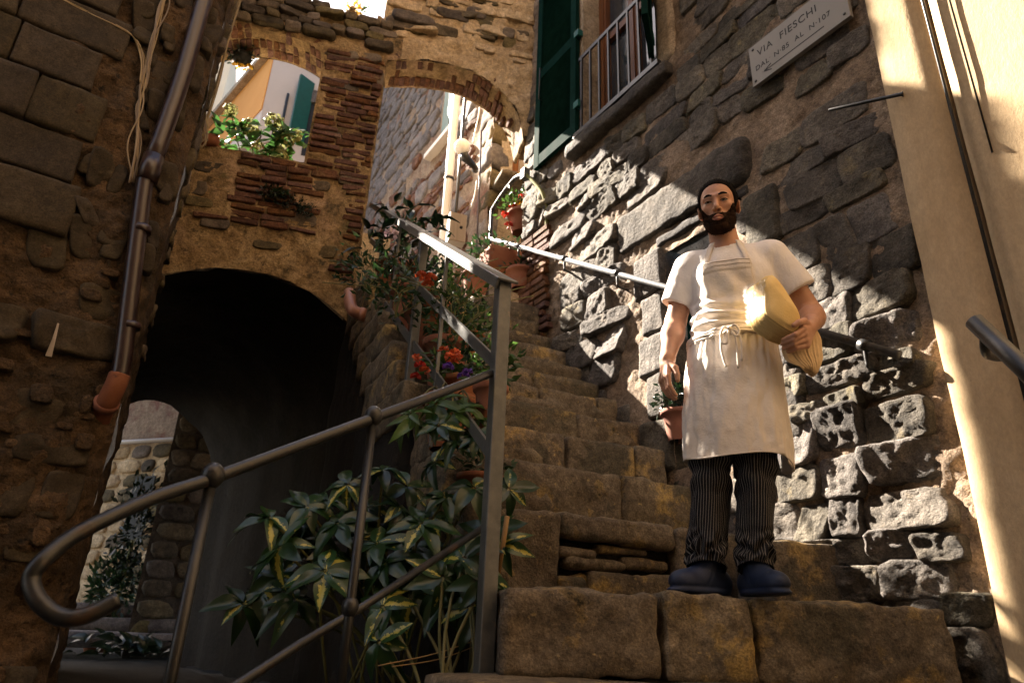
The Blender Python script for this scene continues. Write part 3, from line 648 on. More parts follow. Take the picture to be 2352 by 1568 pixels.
mk('window_jamb', *strip(A, np.array([uR, uR]), np.array([zsill, wt(np.array([uR]))[0]]), .16, seed=7), M['amortar'], arch)
mk('window_ledge', *strip(A, np.array([uR - .95, uR]), np.array([zsill, zsill]), .34, seed=8), M['amortar'], arch)
mk('pillar_side', *strip(A, np.array([uP, uP]), np.array([1.9, st_top(np.array([uP]))[0]]), .09, seed=9), M['amortar'], arch)
mk('coping', *strip(A, np.array([-3.4, uT]), np.array([ztop, ztop]), .34, seed=10), M['amortar'], arch)
mk('tower_side', *strip(A, np.array([uT, uT, uT + TSET, uT + TSET]), np.array([ztop, 5.48, 5.485, 7.3]), .5, seed=11), M['tower'], arch)
# rear face, its openings splayed wider than in front
BK = Frame(A.P(0, 0, -.345)[:2], 13)
def b_hole(u, z): return np.minimum(np.minimum(np.maximum(np.maximum((uR - 1.4) - u, u - uR), np.maximum(zsill - z, z - (zcr - Rw + np.sqrt(np.maximum(Rw ** 2 - (np.clip(u, ucW - .42, ucW + .42) - ucW) ** 2, 1e-4))))), low_h(u + .18, z)), np.minimum(np.maximum(uP - .31 - u, z - st_top(np.clip(u, uP, .1))), (ztop - .02) - z))
V, F = sheet(BK, -3.4, uP + .1, GZ, 5.2, .05, lambda U, Z, P: 0 * U, b_hole); mk('rear_face', V, F, M['amortar'], arch)
V, F = sheet(BK, uT, .62, 4.1, 7.3, .05, lambda U, Z, P: 0 * U, lambda u, z: t_hole(u, z)); mk('upper_rear_face', V, F, M['tower'], arch)
q_ = [A.P(uP, 2.5, -.09), A.P(uP, 4.6, -.09), A.P(uP - .31, 4.6, -.345), A.P(uP - .31, 2.5, -.345)]; mk('pillar_splay', np.array(q_), [(0, 1, 2, 3)], M['amortar'], arch, smooth=False)
# bricks
rg = np.random.default_rng(8); nb = 0
def brick(u, z, w, h, n, dep=.05, rot=0):
    global nb
    if nb >= 299: return
    cz, sz = math.cos(rot), math.sin(rot)
    V, F = bevbox(A.P(u, z, n), (A.d * cz + Z3 * sz) * w / 2, A.n * dep, (-A.d * sz + Z3 * cz) * h / 2, b=.3, jit=.0038, rg=rg)
    mk_at('brick', V, F, M['brick'], A.P(u, z, n), arch, smooth=False); nb += 1
z = 2.42; row = 0
while z < zsp + .05:
    # pillar: left of the core and its right edge, with render left in between
    a = uR + .012 if z > zsill else uR - .72; b = uP - .008; u = a + (0 if row % 2 else -.0); xs = []
    if z < 2.75: a = uP - .33; u = a + rg.uniform(-.1, .05)
    while u < b - .05:
        w = min(rg.uniform(.16, .27), b - u); mid = (u + w / 2 - uR) / (uP - uR)
        pn = float(vnoise(np.array([[u * 3.1, z * 2.3, .5]]), 3)[0])
        keep = not (.38 < mid < .62 and pn > .0) if z > zsill else (pn > -.3 if mid < .4 else (mid > .62 or pn > .1))
        if z < 2.75: keep = pn > -.2
        if keep and rg.random() > .05: brick(u + w / 2, z + rg.normal() * .003, w - .014, .043 + rg.normal() * .004, -.038 + rg.uniform(0, .024))
        u += w
    z += .0585; row += 1
for k in range(26):                                  # voussoirs of the stair arch, seen from below
    u = uP + .04 + (.06 - uP - .04) * k / 25; e_ = 1e-3; sl_ = float((st_top(np.array([u + e_])) - st_top(np.array([u - e_])))[0] / (2 * e_)); ang = math.atan2(1, -sl_)
    zz = float(st_top(np.array([u]))[0]) + .05
    for dpt in (-.06, -.17, -.27):
        if rg.random() < (.9 if dpt < -.2 else .42) and u < .05 and u > uP + .03: brick(u, zz, .12, .047, dpt + .0, dep=.05 if dpt > -.2 else .06, rot=ang)
for k in range(17):                                  # voussoirs of the window arch
    t = k / 16; ang = math.pi / 2 + (t - .5) * 2 * math.asin(min(.98, .43 / Rw))
    u, zz = ucW + (Rw + .05) * math.cos(ang), zcr - Rw + (Rw + .05) * math.sin(ang)
    for dpt in (-.05, -.16, -.27):
        if rg.random() < .8: brick(u, zz, .12, .05, dpt, rot=ang)
# rubble of the top, scattered stones, tower stones
def st(fr, u, z, w, h, d, mat, parent, rough=.012, seg=18, name='stone', tilt=.08, ex=3.2, nsc=14, rot=0.0):
    V, F = slab_stone(fr, u, z, w, h, d, rg, seg=seg, rough=rough, seed=int(rg.integers(9999)), tilt=tilt, ex=ex, nsc=nsc, rot=rot); return mk_at(name, V, F, mat, fr.P(u, z, 0), parent)
z = 4.72
while z < ztop - .03:
    u = -2.75; h = rg.uniform(.05, .10)
    while u < uT:
        w = rg.uniform(.1, .3)
        if rg.random() < .85: st(A, u + w / 2, z + h / 2, w - .012, h * .95, rg.uniform(.02, .06), M['rubble'], arch, .016)
        u += w
    z += h
for (u, z, w, h) in [(-2.3, 2.72, .2, .09), (-1.72, 2.86, .3, .11), (-1.5, 3.75, .22, .09), (-1.55, 4.25, .26, .08), (-1.33, 4.42, .22, .16), (-1.62, 3.2, .2, .08), (-1.9, 2.6, .2, .07), (-2.4, 3.2, .3, .1), (-2.55, 3.0, .25, .12), (-2.45, 2.88, .2, .08), (-1.45, 2.62, .12, .1), (-1.35, 3.3, .2, .08), (-1.4, 4.62, .26, .09), (-1.62, 4.6, .3, .1)]:
    st(A, u, z, w, h, .010, M['rubble'], arch, .016)
for k in range(95):
    u, z = rg.uniform(uT + .15, .05), rg.uniform(4.95, 6.3)
    w, h = rg.uniform(.10, .34), rg.uniform(.05, .13)
    if z - h < st_top(np.array([u]))[0] + .18 or (z > 5.35 and u < uT + .34): continue
    st(A, u, z, w, h, rg.uniform(.018, .034), M['tower'] if rg.random() < .55 else M['rubble'], arch, .016)
st(A, -1.02, 5.15, .40, .11, .07, M['rubble'], arch, .02); st(A, -.98, 5.05, .36, .05, .05, M['tower'], arch, .02)
# passage vault behind the low arch
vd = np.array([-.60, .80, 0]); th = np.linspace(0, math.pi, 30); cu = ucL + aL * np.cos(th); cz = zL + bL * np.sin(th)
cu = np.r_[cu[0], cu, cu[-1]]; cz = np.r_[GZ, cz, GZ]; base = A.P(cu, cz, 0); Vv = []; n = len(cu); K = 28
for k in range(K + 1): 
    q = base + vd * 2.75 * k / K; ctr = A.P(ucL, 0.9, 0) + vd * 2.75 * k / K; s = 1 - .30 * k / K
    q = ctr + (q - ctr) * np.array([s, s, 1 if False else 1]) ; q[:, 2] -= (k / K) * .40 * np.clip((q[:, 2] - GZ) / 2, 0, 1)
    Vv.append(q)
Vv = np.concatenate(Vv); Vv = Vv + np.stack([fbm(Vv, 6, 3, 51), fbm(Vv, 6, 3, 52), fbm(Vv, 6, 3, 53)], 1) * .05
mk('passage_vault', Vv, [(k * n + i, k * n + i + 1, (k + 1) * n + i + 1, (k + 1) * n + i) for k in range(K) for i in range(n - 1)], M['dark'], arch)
for k in range(22):                                  # brick edge of the low arch
    t = k / 21; ang = rad(20) + t * rad(140); u, zz = ucL + (aL + .07) * math.cos(ang), zL + (bL + .07) * math.sin(ang)

# ---------------------------------------------------------------- left house of dressed blocks
lh = thing('block_house', 'brown house corner of big dressed stone blocks on the left', 'house', L.P(-.6, GZ, 0))
def l_disp(U, Z, P):
    e = np.clip((U + .16) / .16, 0, 1); lean = np.clip((1.9 - Z) / 2.2, 0, 1) * .10
    return fbm(P, 3.5, 3, 31) * .05 + fbm(P, 12, 3, 32) * .035 + np.abs(fbm(P, 26, 2, 33)) * .02 - .09 * e * e
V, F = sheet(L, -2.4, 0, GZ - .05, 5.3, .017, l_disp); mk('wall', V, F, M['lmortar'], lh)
c0 = L.P(0, 0, -.09); c1 = A.wp(512, 100); rv = c1 - c0; angR = math.degrees(math.atan2(rv[1], rv[0])); RF = Frame(c0[:2], angR); lenR = math.hypot(rv[0], rv[1])
V, F = sheet(RF, 0, lenR + .25, GZ - .05, 5.3, .025, lambda U, Z, P: fbm(P, 4, 3, 34) * .04 + fbm(P, 13, 3, 35) * .03 * np.clip(U * 6, 0, 1)); mk('return_wall', V, F, M['lmortar'], lh)
z = 1.66; row = 0; rgl = np.random.default_rng(4)
while z < 5.0:
    h = rgl.uniform(.25, .29); u = (-.50 if row % 2 else -.43) + rgl.uniform(-.03, .03)
    while u > -2.3:
        w = rgl.uniform(.28, .72) if row % 2 else rgl.uniform(.26, .5)
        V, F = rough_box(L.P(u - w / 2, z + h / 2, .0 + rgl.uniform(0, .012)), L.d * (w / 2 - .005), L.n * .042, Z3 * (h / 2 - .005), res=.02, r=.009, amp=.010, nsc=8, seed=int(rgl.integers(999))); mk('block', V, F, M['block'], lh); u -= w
    z += h; row += 1
rg = rgl; z = GZ
while z < 1.62:
    h = rg.uniform(.13, .27); u = -.06
    while u > -1.9:
        w = rg.uniform(.14, .42)
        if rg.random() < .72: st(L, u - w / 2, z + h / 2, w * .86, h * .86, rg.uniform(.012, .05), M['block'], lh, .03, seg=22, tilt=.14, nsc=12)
        u -= w
    z += h
for k in range(46):
    u, z = rg.uniform(-.42, -.05), rg.uniform(1.6, 4.2); st(L, u, z, rg.uniform(.05, .13), rg.uniform(.09, .24), rg.uniform(.02, .04), M['block'], lh, .02, tilt=.12)
for k in range(26): st(RF, rg.uniform(.15, lenR), rg.uniform(1.5, 4.6), rg.uniform(.1, .25), rg.uniform(.06, .16), .03, M['rubble'], lh, .02)
for k in range(40): st(L, rg.uniform(-1.0, -.05), rg.uniform(-.3, 1.6), rg.uniform(.04, .10), rg.uniform(.03, .09), rg.uniform(.03, .06), M['lmortar'], lh, .02, seg=12)

mk('wall_extension', *L.box(-8, -2.38, GZ, 13, -.4, -.02), M['block'], lh, smooth=False); mk('upper_storey', *L.box(-2.39, -.05, 5.28, 13, -.4, -.05), M['block'], lh, smooth=False)
oh = thing('opposite_house', 'tan rendered house closing the alley behind the viewpoint', 'house', [0, -3.4, GZ]); mk('wall', *box([0, -3.6, 6.2], [7, 0, 0], [0, .2, 0], [0, 0, 6.8]), M['jamb'], oh, smooth=False)

tr = thing('passage_sun_blocker', 'unseen slab added over the passage to keep sun off its ground', 'blocker', A.P(-2, GZ, -1.5))  # unseen slab, added above the passage to block sunlight from its floor
q0, q1 = A.P(-3.6, 0, -.36), A.P(-.98, 0, -.36); Vt = []
for zq in (2.5, 3.05):
    for p_ in (q0, q1, q1 + vd * 4.4, q0 + vd * 4.4): Vt.append([p_[0], p_[1], zq])
mk('sun_blocker_slab', np.array(Vt), BOXF, M['jamb'], tr, smooth=False)
# ---------------------------------------------------------------- houses beyond the arches
HO = at_D(1117, 560, 6.3); H = Frame(HO[:2], 121)
hh = thing('far_house', 'weathered brick and stone house seen through the stair arch', 'house', H.P(.5, 1.5, 0))
V, F = sheet(H, 0, 7, 1.5, 11.5, .06, lambda U, Z, P: fbm(P, 5, 3, 61) * .03 + fbm(P, 16, 2, 62) * .02); mk('wall', V, F, M['hmortar'], hh)
hfill, hbrick = MB(), MB(); rg = np.random.default_rng(12); z = 1.9; k = 0
while z < 10.5:
    red = 3.6 < z < 6.0
    h = rg.uniform(.06, .09) if red and rg.random() < .6 else rg.uniform(.13, .28); u = .32 + rg.uniform(0, .2)
    while u < (4.2 if k < 285 else 6.4):
        w = rg.uniform(.2, .3) if h < .1 else rg.uniform(.2, .6)
        if rg.random() < .86 and k >= 285 and u < 6.5:
            V, F = slab_stone(H, u + w / 2, z + h / 2, w * .93, h * .9, rg.uniform(.01, .04), rg, seg=10, rings=(1.0, .9, .5), rough=.02, seed=k, tilt=.06); (hfill if h >= .1 else hbrick).add(V, F)
        elif rg.random() < .86 and not (1.0 < u < 1.75 and z > 5.6):
            V, F = slab_stone(H, u + w / 2, z + h / 2, w * .93, h * .9, rg.uniform(.01, .04), rg, seg=12, rings=(1.0, .9, .5), rough=.02, seed=k, tilt=.06)
            mk_at('brick' if h < .1 else 'stone', V, F, M['brick'] if h < .1 or rg.random() < .12 else M['hstone'], H.P(u + w / 2, z, 0), hh); k += 1
        u += w
    z += h
if hfill.n: hfill.build('upper_stones', M['hstone'], hh, kind='stuff')
if hbrick.n: hbrick.build('upper_bricks', M['brick'], hh, kind='stuff')
z = 1.9; q = 0
while z < 8.5:                                       # rounded corner stones
    h = rg.uniform(.22, .42); V, F = rough_box(H.P(.13 + (.03 if q % 2 else 0), z + h / 2, -.12), H.d * (.13 + (.04 if q % 2 else 0)), H.n * .13, Z3 * (h / 2 - .012), res=.05, r=.06, amp=.03, seed=q); mk('quoin', V, F, M['rubble'] if q % 3 else M['hstone'], hh); z += h; q += 1
hw = mk('window', *H.box(1.12, 1.46, 6.0, 7.2, -.05, .045), M['hmortar'], hh, smooth=False); mk('pane', *H.box(1.18, 1.40, 6.05, 7.15, .046, .05), M['teal'], hw, smooth=False)
mk('window_sill', *H.box(.98, 1.76, 5.86, 5.93, -.02, .12), M['white'], hh, smooth=False)
mk('rendered_patch', *sheet(H, .75, 1.2, 4.6, 5.8, .05, lambda U, Z, P: .03 + fbm(P, 9, 2, 3) * .01), M['hmortar'], hh)
# door wall right of the corner
K2 = Frame(H.P(0, 0, -.10)[:2], 20)
dh = thing('door_house', 'tan rendered house end with orange window above a dark doorway', 'house', K2.P(.3, 2, 0))
def kh(u, z): return np.minimum(rect(u, z, .16, .9, 4.72, 5.65), rect(u, z, .30, .95, 2.2, 4.25))
V, F = sheet(K2, .02, 2.6, 1.8, 9.0, .03, lambda U, Z, P: fbm(P, 8, 2, 71) * .006, kh); mk('wall', V, F, M['jamb'], dh)
mk('door', *K2.box(.28, .98, 2.15, 4.3, -.24, -.20), M['letter'], dh, smooth=False)
m = MB(); m.add(*K2.box(.285, .30, 2.15, 4.3, -.2, 0)); m.build('door_reveal', M['jamb'], dh, smooth=False)
V, F = rough_box(K2.P(.55, 4.44, .14), K2.d * .62, K2.n * .20, Z3 * .035, res=.06, r=.012, amp=.006, seed=5); mk('door_canopy', V, F, M['step'], dh)
kw = mk('window', *K2.box(.14, .92, 4.70, 5.67, -.16, -.14), M['letter'], dh, smooth=False)
m = MB(); m.add(*K2.box(.16, .25, 4.72, 5.65, -.12, -.05)); m.add(*K2.box(.56, .65, 4.72, 5.65, -.12, -.05)); m.add(*K2.box(.25, .56, 4.72, 4.78, -.12, -.05)); m.build('window_frame', M['wood'], kw, smooth=False)
mk('pane', *K2.box(.25, .56, 4.78, 5.65, -.10, -.09), M['curtain'], kw, smooth=False)
mk('notice_board', *K2.box(.06, .20, 3.05, 3.42, .005, .02), M['iron'], dh, smooth=False); mk('notice', *K2.box(.075, .185, 3.08, 3.39, .02, .023), M['jamb'], dh, smooth=False)

def PT(px, py, D): return at_D(px, py, D)
# white downpipe, cable, lamp, cabinet on the far house
t = thing('downpipe', 'white vertical drainpipe in front of the far stone house', 'pipe', PT(1018, 640, 6.3))
m = MB(); a = PT(1034, 380, 6.35); m.add(*tube([[a[0], a[1], 1.8], [a[0], a[1], 6.9]], .048, 14)); m.build('pipe', M['white'], t)
m = MB(); m.add(*tube([[a[0] + .10, a[1] + .05, 1.8], [a[0] + .10, a[1] + .05, 6.9]], .018, 8)); m.build('conduit', M['iron'], t)
for zz in (3.1, 4.5, 5.8): m = MB(); m.add(*tube([[a[0], a[1], zz], [a[0], a[1], zz + .03]], .056, 14)); m.build('clamp', M['iron'], t)
a = PT(1062, 338, 5.9); t = thing('globe_lamp', 'white globe wall lamp on a black bracket under the stair arch', 'lamp', a)
mk('globe', *sphere(a, .088, 20, 14), M['globe'], t)
m = MB(); m.add(*tube([a + [.02, 0, -.07], a + [.035, .03, -.11], a + [.10, .1, -.13], a + [.13, .2, -.10], a + [.13, .3, -.06]], [.045, .05, .035, .03, .04], 10)); m.build('bracket', M['iron'], t)
for k, pts in enumerate([[(1103, 235), (1100, 262), (1092, 300), (1086, 330)], [(1095, 415), (1090, 450), (1082, 475)]]):
    m = MB(); m.add(*tube(smooth_path([PT(*q, 5.95) for q in pts], 5), .007, 6)); tag(m.build('cable', M['white'], None), ['white cable hanging from the stair arch to the globe lamp', 'short pale cable stub below the globe lamp'][k], 'cable')
m = MB(); m.add(*tube([PT(1106, 300, 6.2), PT(1098, 500, 6.2), PT(1090, 640, 6.2)], .012, 6)); tag(m.build('cable', M['pipe'], None), 'thin brown vertical cable on the corner stones of the far house', 'cable')
a = PT(1048, 528, 5.85); t = thing('meter_cabinet', 'grey white meter cabinet with a keyhole beside the drainpipe', 'cabinet', a)
V, F = box(a, K2.d * .085, K2.n * .05, Z3 * .16); mk('cabinet_box', V, F, M['white'], t, smooth=False); V, F = box(a + K2.n * .055, K2.d * .08, K2.n * .006, Z3 * .155); mk('cabinet_door', V, F, M['curtain'], t, smooth=False)
m = MB(); m.add(*tube([a + K2.n * .06 + K2.d * .03, a + K2.n * .068 + K2.d * .03], .016, 10)); m.build('lock', M['letter'], t)

# houses seen through the arched window
c = at_D(628, 143, 12.0); B1 = Frame(c[:2], 133); t = thing('corner_house', 'pale house with an orange band under its eaves behind the brick window', 'house', B1.P(.5, 3, 0))
zt = c[2] + .30
mk('wall', *B1.box(0, 6, 2, zt - .02, -.3, 0), M['pale'], t, smooth=False); mk('orange_band', *B1.box(.02, 6, zt - 1.5, zt - .03, .002, .02), M['orange'], t, smooth=False)
mk('eave', *B1.box(-.1, 6.1, zt - .02, zt + .12, -.3, .16), M['jamb'], t, smooth=False)
B2 = Frame(c[:2], 16)
mk('gable_wall', *B2.box(.0, 2.0, 2, zt + 1.0, -.3, .0), M['pale'], t, smooth=False)
m = MB(); q0 = at_D(662, 216, 11.9); m.add(*tube([[q0[0], q0[1], 3], [q0[0], q0[1], q0[2]]], .028, 8)); m.build('downpipe', M['iron'], t)
u0, z1 = B2.px(722, 207); u1, z0 = B2.px(700, 300); mk('window', *B2.box(u0 - .02, u0 + .9, z0 - .6, z1 - .35, .002, .01), M['letter'], t, smooth=False); mk('window_head', *B2.box(u0 - .05, u0 + .95, z1 - .35, z1 - .05, .003, .06), M['hstone'], t, smooth=False)
h0 = B2.P(u0 - .02, 0, .03); dv = np.array([-.62, -.78, 0]); V, F = box(h0 + dv * .17 + Z3 * ((z0 + z1) / 2 - .1), dv * .17, np.cross(dv, Z3) * .025, Z3 * ((z1 - z0) / 2 + .22)); sh = mk('shutter', V, F, M['teal'], t, smooth=False)
c = at_D(512, 220, 15.5); t = thing('cream_house', 'cream house front at the left of the brick window view', 'house', [c[0], c[1], 3])
B3 = Frame(c[:2], 20); mk('wall', *B3.box(-1.4, 0, 2, 13.7, -2, 0), M['cream'], t, smooth=False); mk('corner_strip', *B3.box(-.58, -.46, 2, 13.7, .002, .03), M['iron'], t, smooth=False)
# low bright wall behind the hydrangeas
# beyond the passage
c = at_D(300, 1250, 10.5); B4 = Frame(c[:2], 160); t = thing('passage_end_house', 'pale stone house at the far end of the dark passage', 'house', B4.P(0, GZ, 0))
V, F = sheet(B4, -.9, 7, GZ, 3.0, .06, lambda U, Z, P: fbm(P, 6, 3, 81) * .03); mk('wall', V, F, M['tower'], t)
mk('upper_wall', *B4.box(-.9, 7, 2.15, 7, -.3, .05), M['hmortar'], t, smooth=False); m = MB(); m.add(*tube([B4.P(-.9, 2.12, .1), B4.P(4, 2.12, .1)], .03, 8)); m.build('pipe', M['white'], t)
uw, zw = B4.px(318, 1190); mk('window', *B4.box(uw - .17, uw + .17, zw - .3, zw + .55, .0, .05), M['letter'], t, smooth=False)
rg = np.random.default_rng(3); k = 0
for zz in np.arange(-.3, 2.0, .2):
    u = -.85
    while u < 2.0:
        w = rg.uniform(.2, .5); V, F = slab_stone(B4, u + w / 2, zz + .1, w * .9, .17, .03, rg, seg=10, rings=(1, .9, .5), seed=k); mk_at('stone', V, F, M['rubble'] if rg.random() < .4 else M['tower'], B4.P(u, zz, 0), t); u += w; k += 1
c = at_D(352, 1200, 8.6); B5 = Frame(c[:2], 35); t = thing('passage_side_house', 'dark stone house wall right of the passage end', 'house', B5.P(.5, GZ, 0))
V, F = sheet(B5, 0, 4, GZ, 5, .06, lambda U, Z, P: fbm(P, 6, 3, 83) * .04); mk('wall', V, F, M['rubble'], t)
for zz in np.arange(-.3, 2.2, .2):
    u = .02
    while u < 1.3:
        w = rg.uniform(.2, .45); V, F = slab_stone(B5, u + w / 2, zz + .1, w * .9, .17, .03, rg, seg=10, rings=(1, .9, .5), seed=k); mk_at('stone', V, F, M['rubble'], B5.P(u, zz, 0), t); u += w; k += 1
for k in range(3):
    V, F = rough_box(at_D(225, 1350, 8.6 + .35 * k) * [1, 1, 0] + [0, 0, -.30 + .13 * k], [.9, .3, 0], [-.1, .25, 0], [0, 0, .075], res=.08, r=.02, seed=k); st_ = mk('step_stone', V, F, M['hstone'], None); tag(st_, ['lowest pale stone step at the end of the passage', 'middle pale stone step at the end of the passage', 'topmost pale stone step at the end of the passage'][k], 'step', 'steps at the end of the passage')

# ---------------------------------------------------------------- wall handrail, iron rods, sign
t = thing('wall_handrail', 'grey tubular handrail fixed along the right rubble wall', 'handrail', W.wp(2065, 815, .08))
a, b = W.wp(2065, 815, .085), W.wp(1126, 548, .085); mid = W.wp(1535, 661, .085); m = MB(); m.add(*tube([a, mid, b], .0185, 12)); m.build('rail', M['rail'], t)
for (x, y) in ((1985, 793), (1418, 627), (1297, 594), (1192, 566)):
    p = W.wp(x, y, .085); m = MB(); m.add(*tube(smooth_path([p, p + Z3 * -.07, p + Z3 * -.095 + W.n * -.012, p + Z3 * -.10 + W.n * -.11], 5), .009, 8)); m.build('bracket', M['iron'], t)
    m = MB(); q = (b - a) / np.linalg.norm(b - a); m.add(*tube([p - q * .02, p + q * .02], .024, 12)); m.build('collar', M['iron'], t)
e = b; m = MB(); m.add(*tube([e + Z3 * .30, e, e - Z3 * .85], .016, 8)); m.build('post', M['iron'], t)
t = thing('landing_rail', 'bent grey tube rail above the doorway landing at the wall corner', 'handrail', PT(1122, 490, 5.4))
m = MB(); m.add(*tube(smooth_path([b + Z3 * .30, PT(1150, 452, 5.3), PT(1178, 415, 5.2), PT(1192, 404, 5.1), W.wp(1207, 400, .07)], 5), .019, 10)); m.build('rail', M['rail'], t)
m = MB(); m.add(*tube(smooth_path([W.wp(1207, 400, .07), W.wp(1228, 420, .06), W.wp(1247, 445, .05), W.wp(1255, 480, .03), W.wp(1256, 520, .02), W.wp(1254, 560, .0)], 5), .016, 8)); m.build('bent_end', M['stem'], t)
m = MB(); p = W.wp(1206, 400, .07); m.add(*box(p, W.d * .03, W.n * .03, Z3 * .05)); m.build('clamp', M['rail'], t, smooth=False)
p, q = W.wp(2074, 216, .06), W.wp(1985, 226, -.02) 
m = MB(); q = p + W.d * .24 + W.n * .17; m.add(*tube([p, p * .98 + q * .02, q], [.014, .009, .007], 8)); tag(m.build('iron_rod', M['iron'], None), 'thin rusty iron rod sticking out of the tan plaster edge', 'iron rod')
sg = thing('street_sign', 'grey marble street name plaque reading VIA FIESCHI with an arrow', 'street sign', W.P(.22, 2.92, 0))
V, F = bevbox(W.P(.215, 2.925, .045), W.d * .292, W.n * .013, Z3 * .138, b=.12); mk('plaque', V, F, M['marble'], sg, smooth=False)
def text_on(fr, s, u, z, n, size, mat, name, parent, xs=1.0, italic=0.0, align='LEFT'):
    cu = bpy.data.curves.new(name, 'FONT'); cu.body = s; cu.size = size; cu.extrude = .0006; cu.shear = italic; cu.align_x = align; cu.space_character = 1.12
    o = bpy.data.objects.new(name, cu); COL.objects.link(o); dg = bpy.context.evaluated_depsgraph_get(); me = bpy.data.meshes.new_from_object(o.evaluated_get(dg)); COL.objects.unlink(o); bpy.data.objects.remove(o)
    V = np.array([v.co[:] for v in me.vertices]); F = [tuple(p.vertices) for p in me.polygons]
    right = -fr.d if np.cross(-fr.d, Z3) @ fr.n > 0 else fr.d
    Wp = fr.P(u, z, n) + V[:, [0]] * xs * right + V[:, [1]] * Z3 + V[:, [2]] * fr.n
    return mk(name, Wp, F, mat, parent, smooth=False)
text_on(W, 'VIA  FIESCHI', .455, 2.965, .0587, .066, M['letter'], 'street_name', sg, xs=.93)
text_on(W, 'DAL  N\u00b785  AL  N\u00b7107', .478, 2.878, .0587, .046, M['letter'], 'house_numbers', sg, xs=.96)
m = MB(); m.add(*W.box(.06, .42, 2.836, 2.841, .058, .0592)); hd = W.P(.425, 2.8385, .0586)
for s in (-1, 1): m.add(*box(hd - W.d * .022 + Z3 * s * .010, W.d * .024 + Z3 * -s * .010, W.n * .0006, Z3 * .003))
m.build('arrow', M['letter'], sg, smooth=False)
for (u, z) in ((.48, 3.035), (.485, 2.815), (-.045, 3.03), (-.05, 2.82)): m = MB(); m.add(*tube([W.P(u, z, .055), W.P(u, z, .0615)], .008, 10)); m.build('screw', M['iron'], sg)

# foreground handrail at the right edge and the stone pier
t = thing('side_handrail', 'blurred dark handrail with a hooked bracket at the right edge', 'handrail', at_depth(2240, 735, 1.75))
m = MB(); m.add(*tube([at_depth(2238, 738, 1.85), at_depth(2352, 846, 1.7), at_depth(2520, 1010, 1.5)], .024, 14)); m.build('rail', M['iron'], t)
m = MB(); m.add(*tube(smooth_path([at_depth(2262, 765, 1.84), at_depth(2262, 800, 1.86), at_depth(2275, 818, 1.92), at_depth(2330, 822, 2.05)], 6), .012, 10)); m.build('bracket', M['iron'], t)

# ---------------------------------------------------------------- left: downpipe, cables, wall bits
t = thing('brown_downpipe', 'dark brown downpipe on the left house corner ending in a terracotta elbow', 'pipe', L.P(-.1, GZ, .08))
def LP(x, y, off=.085): return L.wp(x, y, off)
top = [LP(505, -80, .07), LP(470, 0, .07), LP(418, 180, .08), LP(352, 370, .09)]
m = MB(); m.add(*tube(smooth_path(top, 6), .046, 18)); m.build('pipe', M['pipe'], t)
low = [LP(340, 395, .09), LP(331, 430, .09), LP(304, 640, .09), LP(281, 830, .09), LP(272, 868, .09)]
m = MB(); m.add(*tube(smooth_path(low, 6), .041, 18)); m.build('lower_pipe', M['pipe'], t)
for (x, y, x2, y2, r) in ((354, 360, 336, 418, .051), (326, 520, 323, 535, .047), (300, 742, 298, 756, .046)): m = MB(); m.add(*tube([LP(x, y, .09), LP((x + x2) / 2, (y + y2) / 2, .09), LP(x2, y2, .09)], [r, r * 1.02, r], 18)); m.build('collar', M['pipe'], t)
m = MB(); m.add(*tube(smooth_path([LP(275, 860, .09), LP(266, 884, .085), LP(248, 920, .05), LP(238, 940, .0), LP(228, 965, -.06)], 6), .047, 18)); m.build('elbow', M['terra'], t)
m = MB(); m.add(*tube([LP(246, 922, .045), LP(241, 932, .02)], .056, 18)); m.build('elbow_collar', M['terra'], t)
def cables(pxs, offs, n, spread, label, r=.0038, mat='cable', fr=L, seed=0):
    t = thing('cable_bundle', label, 'cable', fr.wp(*pxs[0], offs), 'cables on the left walls'); rq = np.random.default_rng(seed)
    for k in range(n):
        m = MB(); m.add(*tube(smooth_path([fr.wp(x + rq.normal() * spread, y, offs + rq.normal() * .006) for x, y in pxs], 6), r, 6)); m.build('cable', M[mat], t)
    return t
cables([(386, -40), (372, 20), (350, 100), (330, 190), (318, 250), (312, 330), (308, 420)], .05, 8, 7, 'beige cable bundle running down beside the brown downpipe', seed=1)
cables([(110, -20), (190, 22), (270, 62), (310, 90), (326, 140), (322, 190)], .04, 5, 3, 'thin cable run crossing the dressed stone blocks', r=.0035, seed=2)
AO = Frame(A.P(0, 0, .10)[:2], 13)
cables([(555, -20), (525, 90), (500, 190), (470, 300), (440, 380), (410, 450), (385, 540), (362, 600), (345, 640)], .0, 6, 2.6, 'beige cable bundle hanging left of the brick window', fr=AO, r=.0055, seed=3)
cables([(440, 395), (420, 470), (395, 530), (372, 575), (368, 620), (366, 655)], .02, 1, 1, 'single loose pale cable left of the low arch', fr=AO, seed=4)
tb = thing('cable_coil', 'coil of beige cable hung beside the brick window', 'cable', AO.wp(455, 250)); rq = np.random.default_rng(6)
for k in range(8):
    x0 = 462 + rq.normal() * 4; w = rq.uniform(10, 30); d = rq.uniform(50, 90); m = MB()
    m.add(*tube(smooth_path([AO.wp(x0, 245 + rq.normal() * 3, .04), AO.wp(x0 - w * .5, 262, .05), AO.wp(x0 - w * .7, 262 + d * .6, .05), AO.wp(x0 - 6, 262 + d, .06), AO.wp(x0 + w * .5, 262 + d * .7, .06), AO.wp(x0 + 5, 258, .05)] if k < 5 else [AO.wp(x0, 246, .04), AO.wp(x0 + w * .4, 280, .06), AO.wp(x0 + w * .7, 250 + d, .06)], 6), .006, 6)); m.build('cable', M['cable'], tb)
cables([(345, 640), (362, 650), (372, 662), (350, 668), (338, 652), (352, 640)], .05, 3, 4, 'tangle of dark cable ends beside the low arch', fr=AO, mat='cable_dk', seed=7)
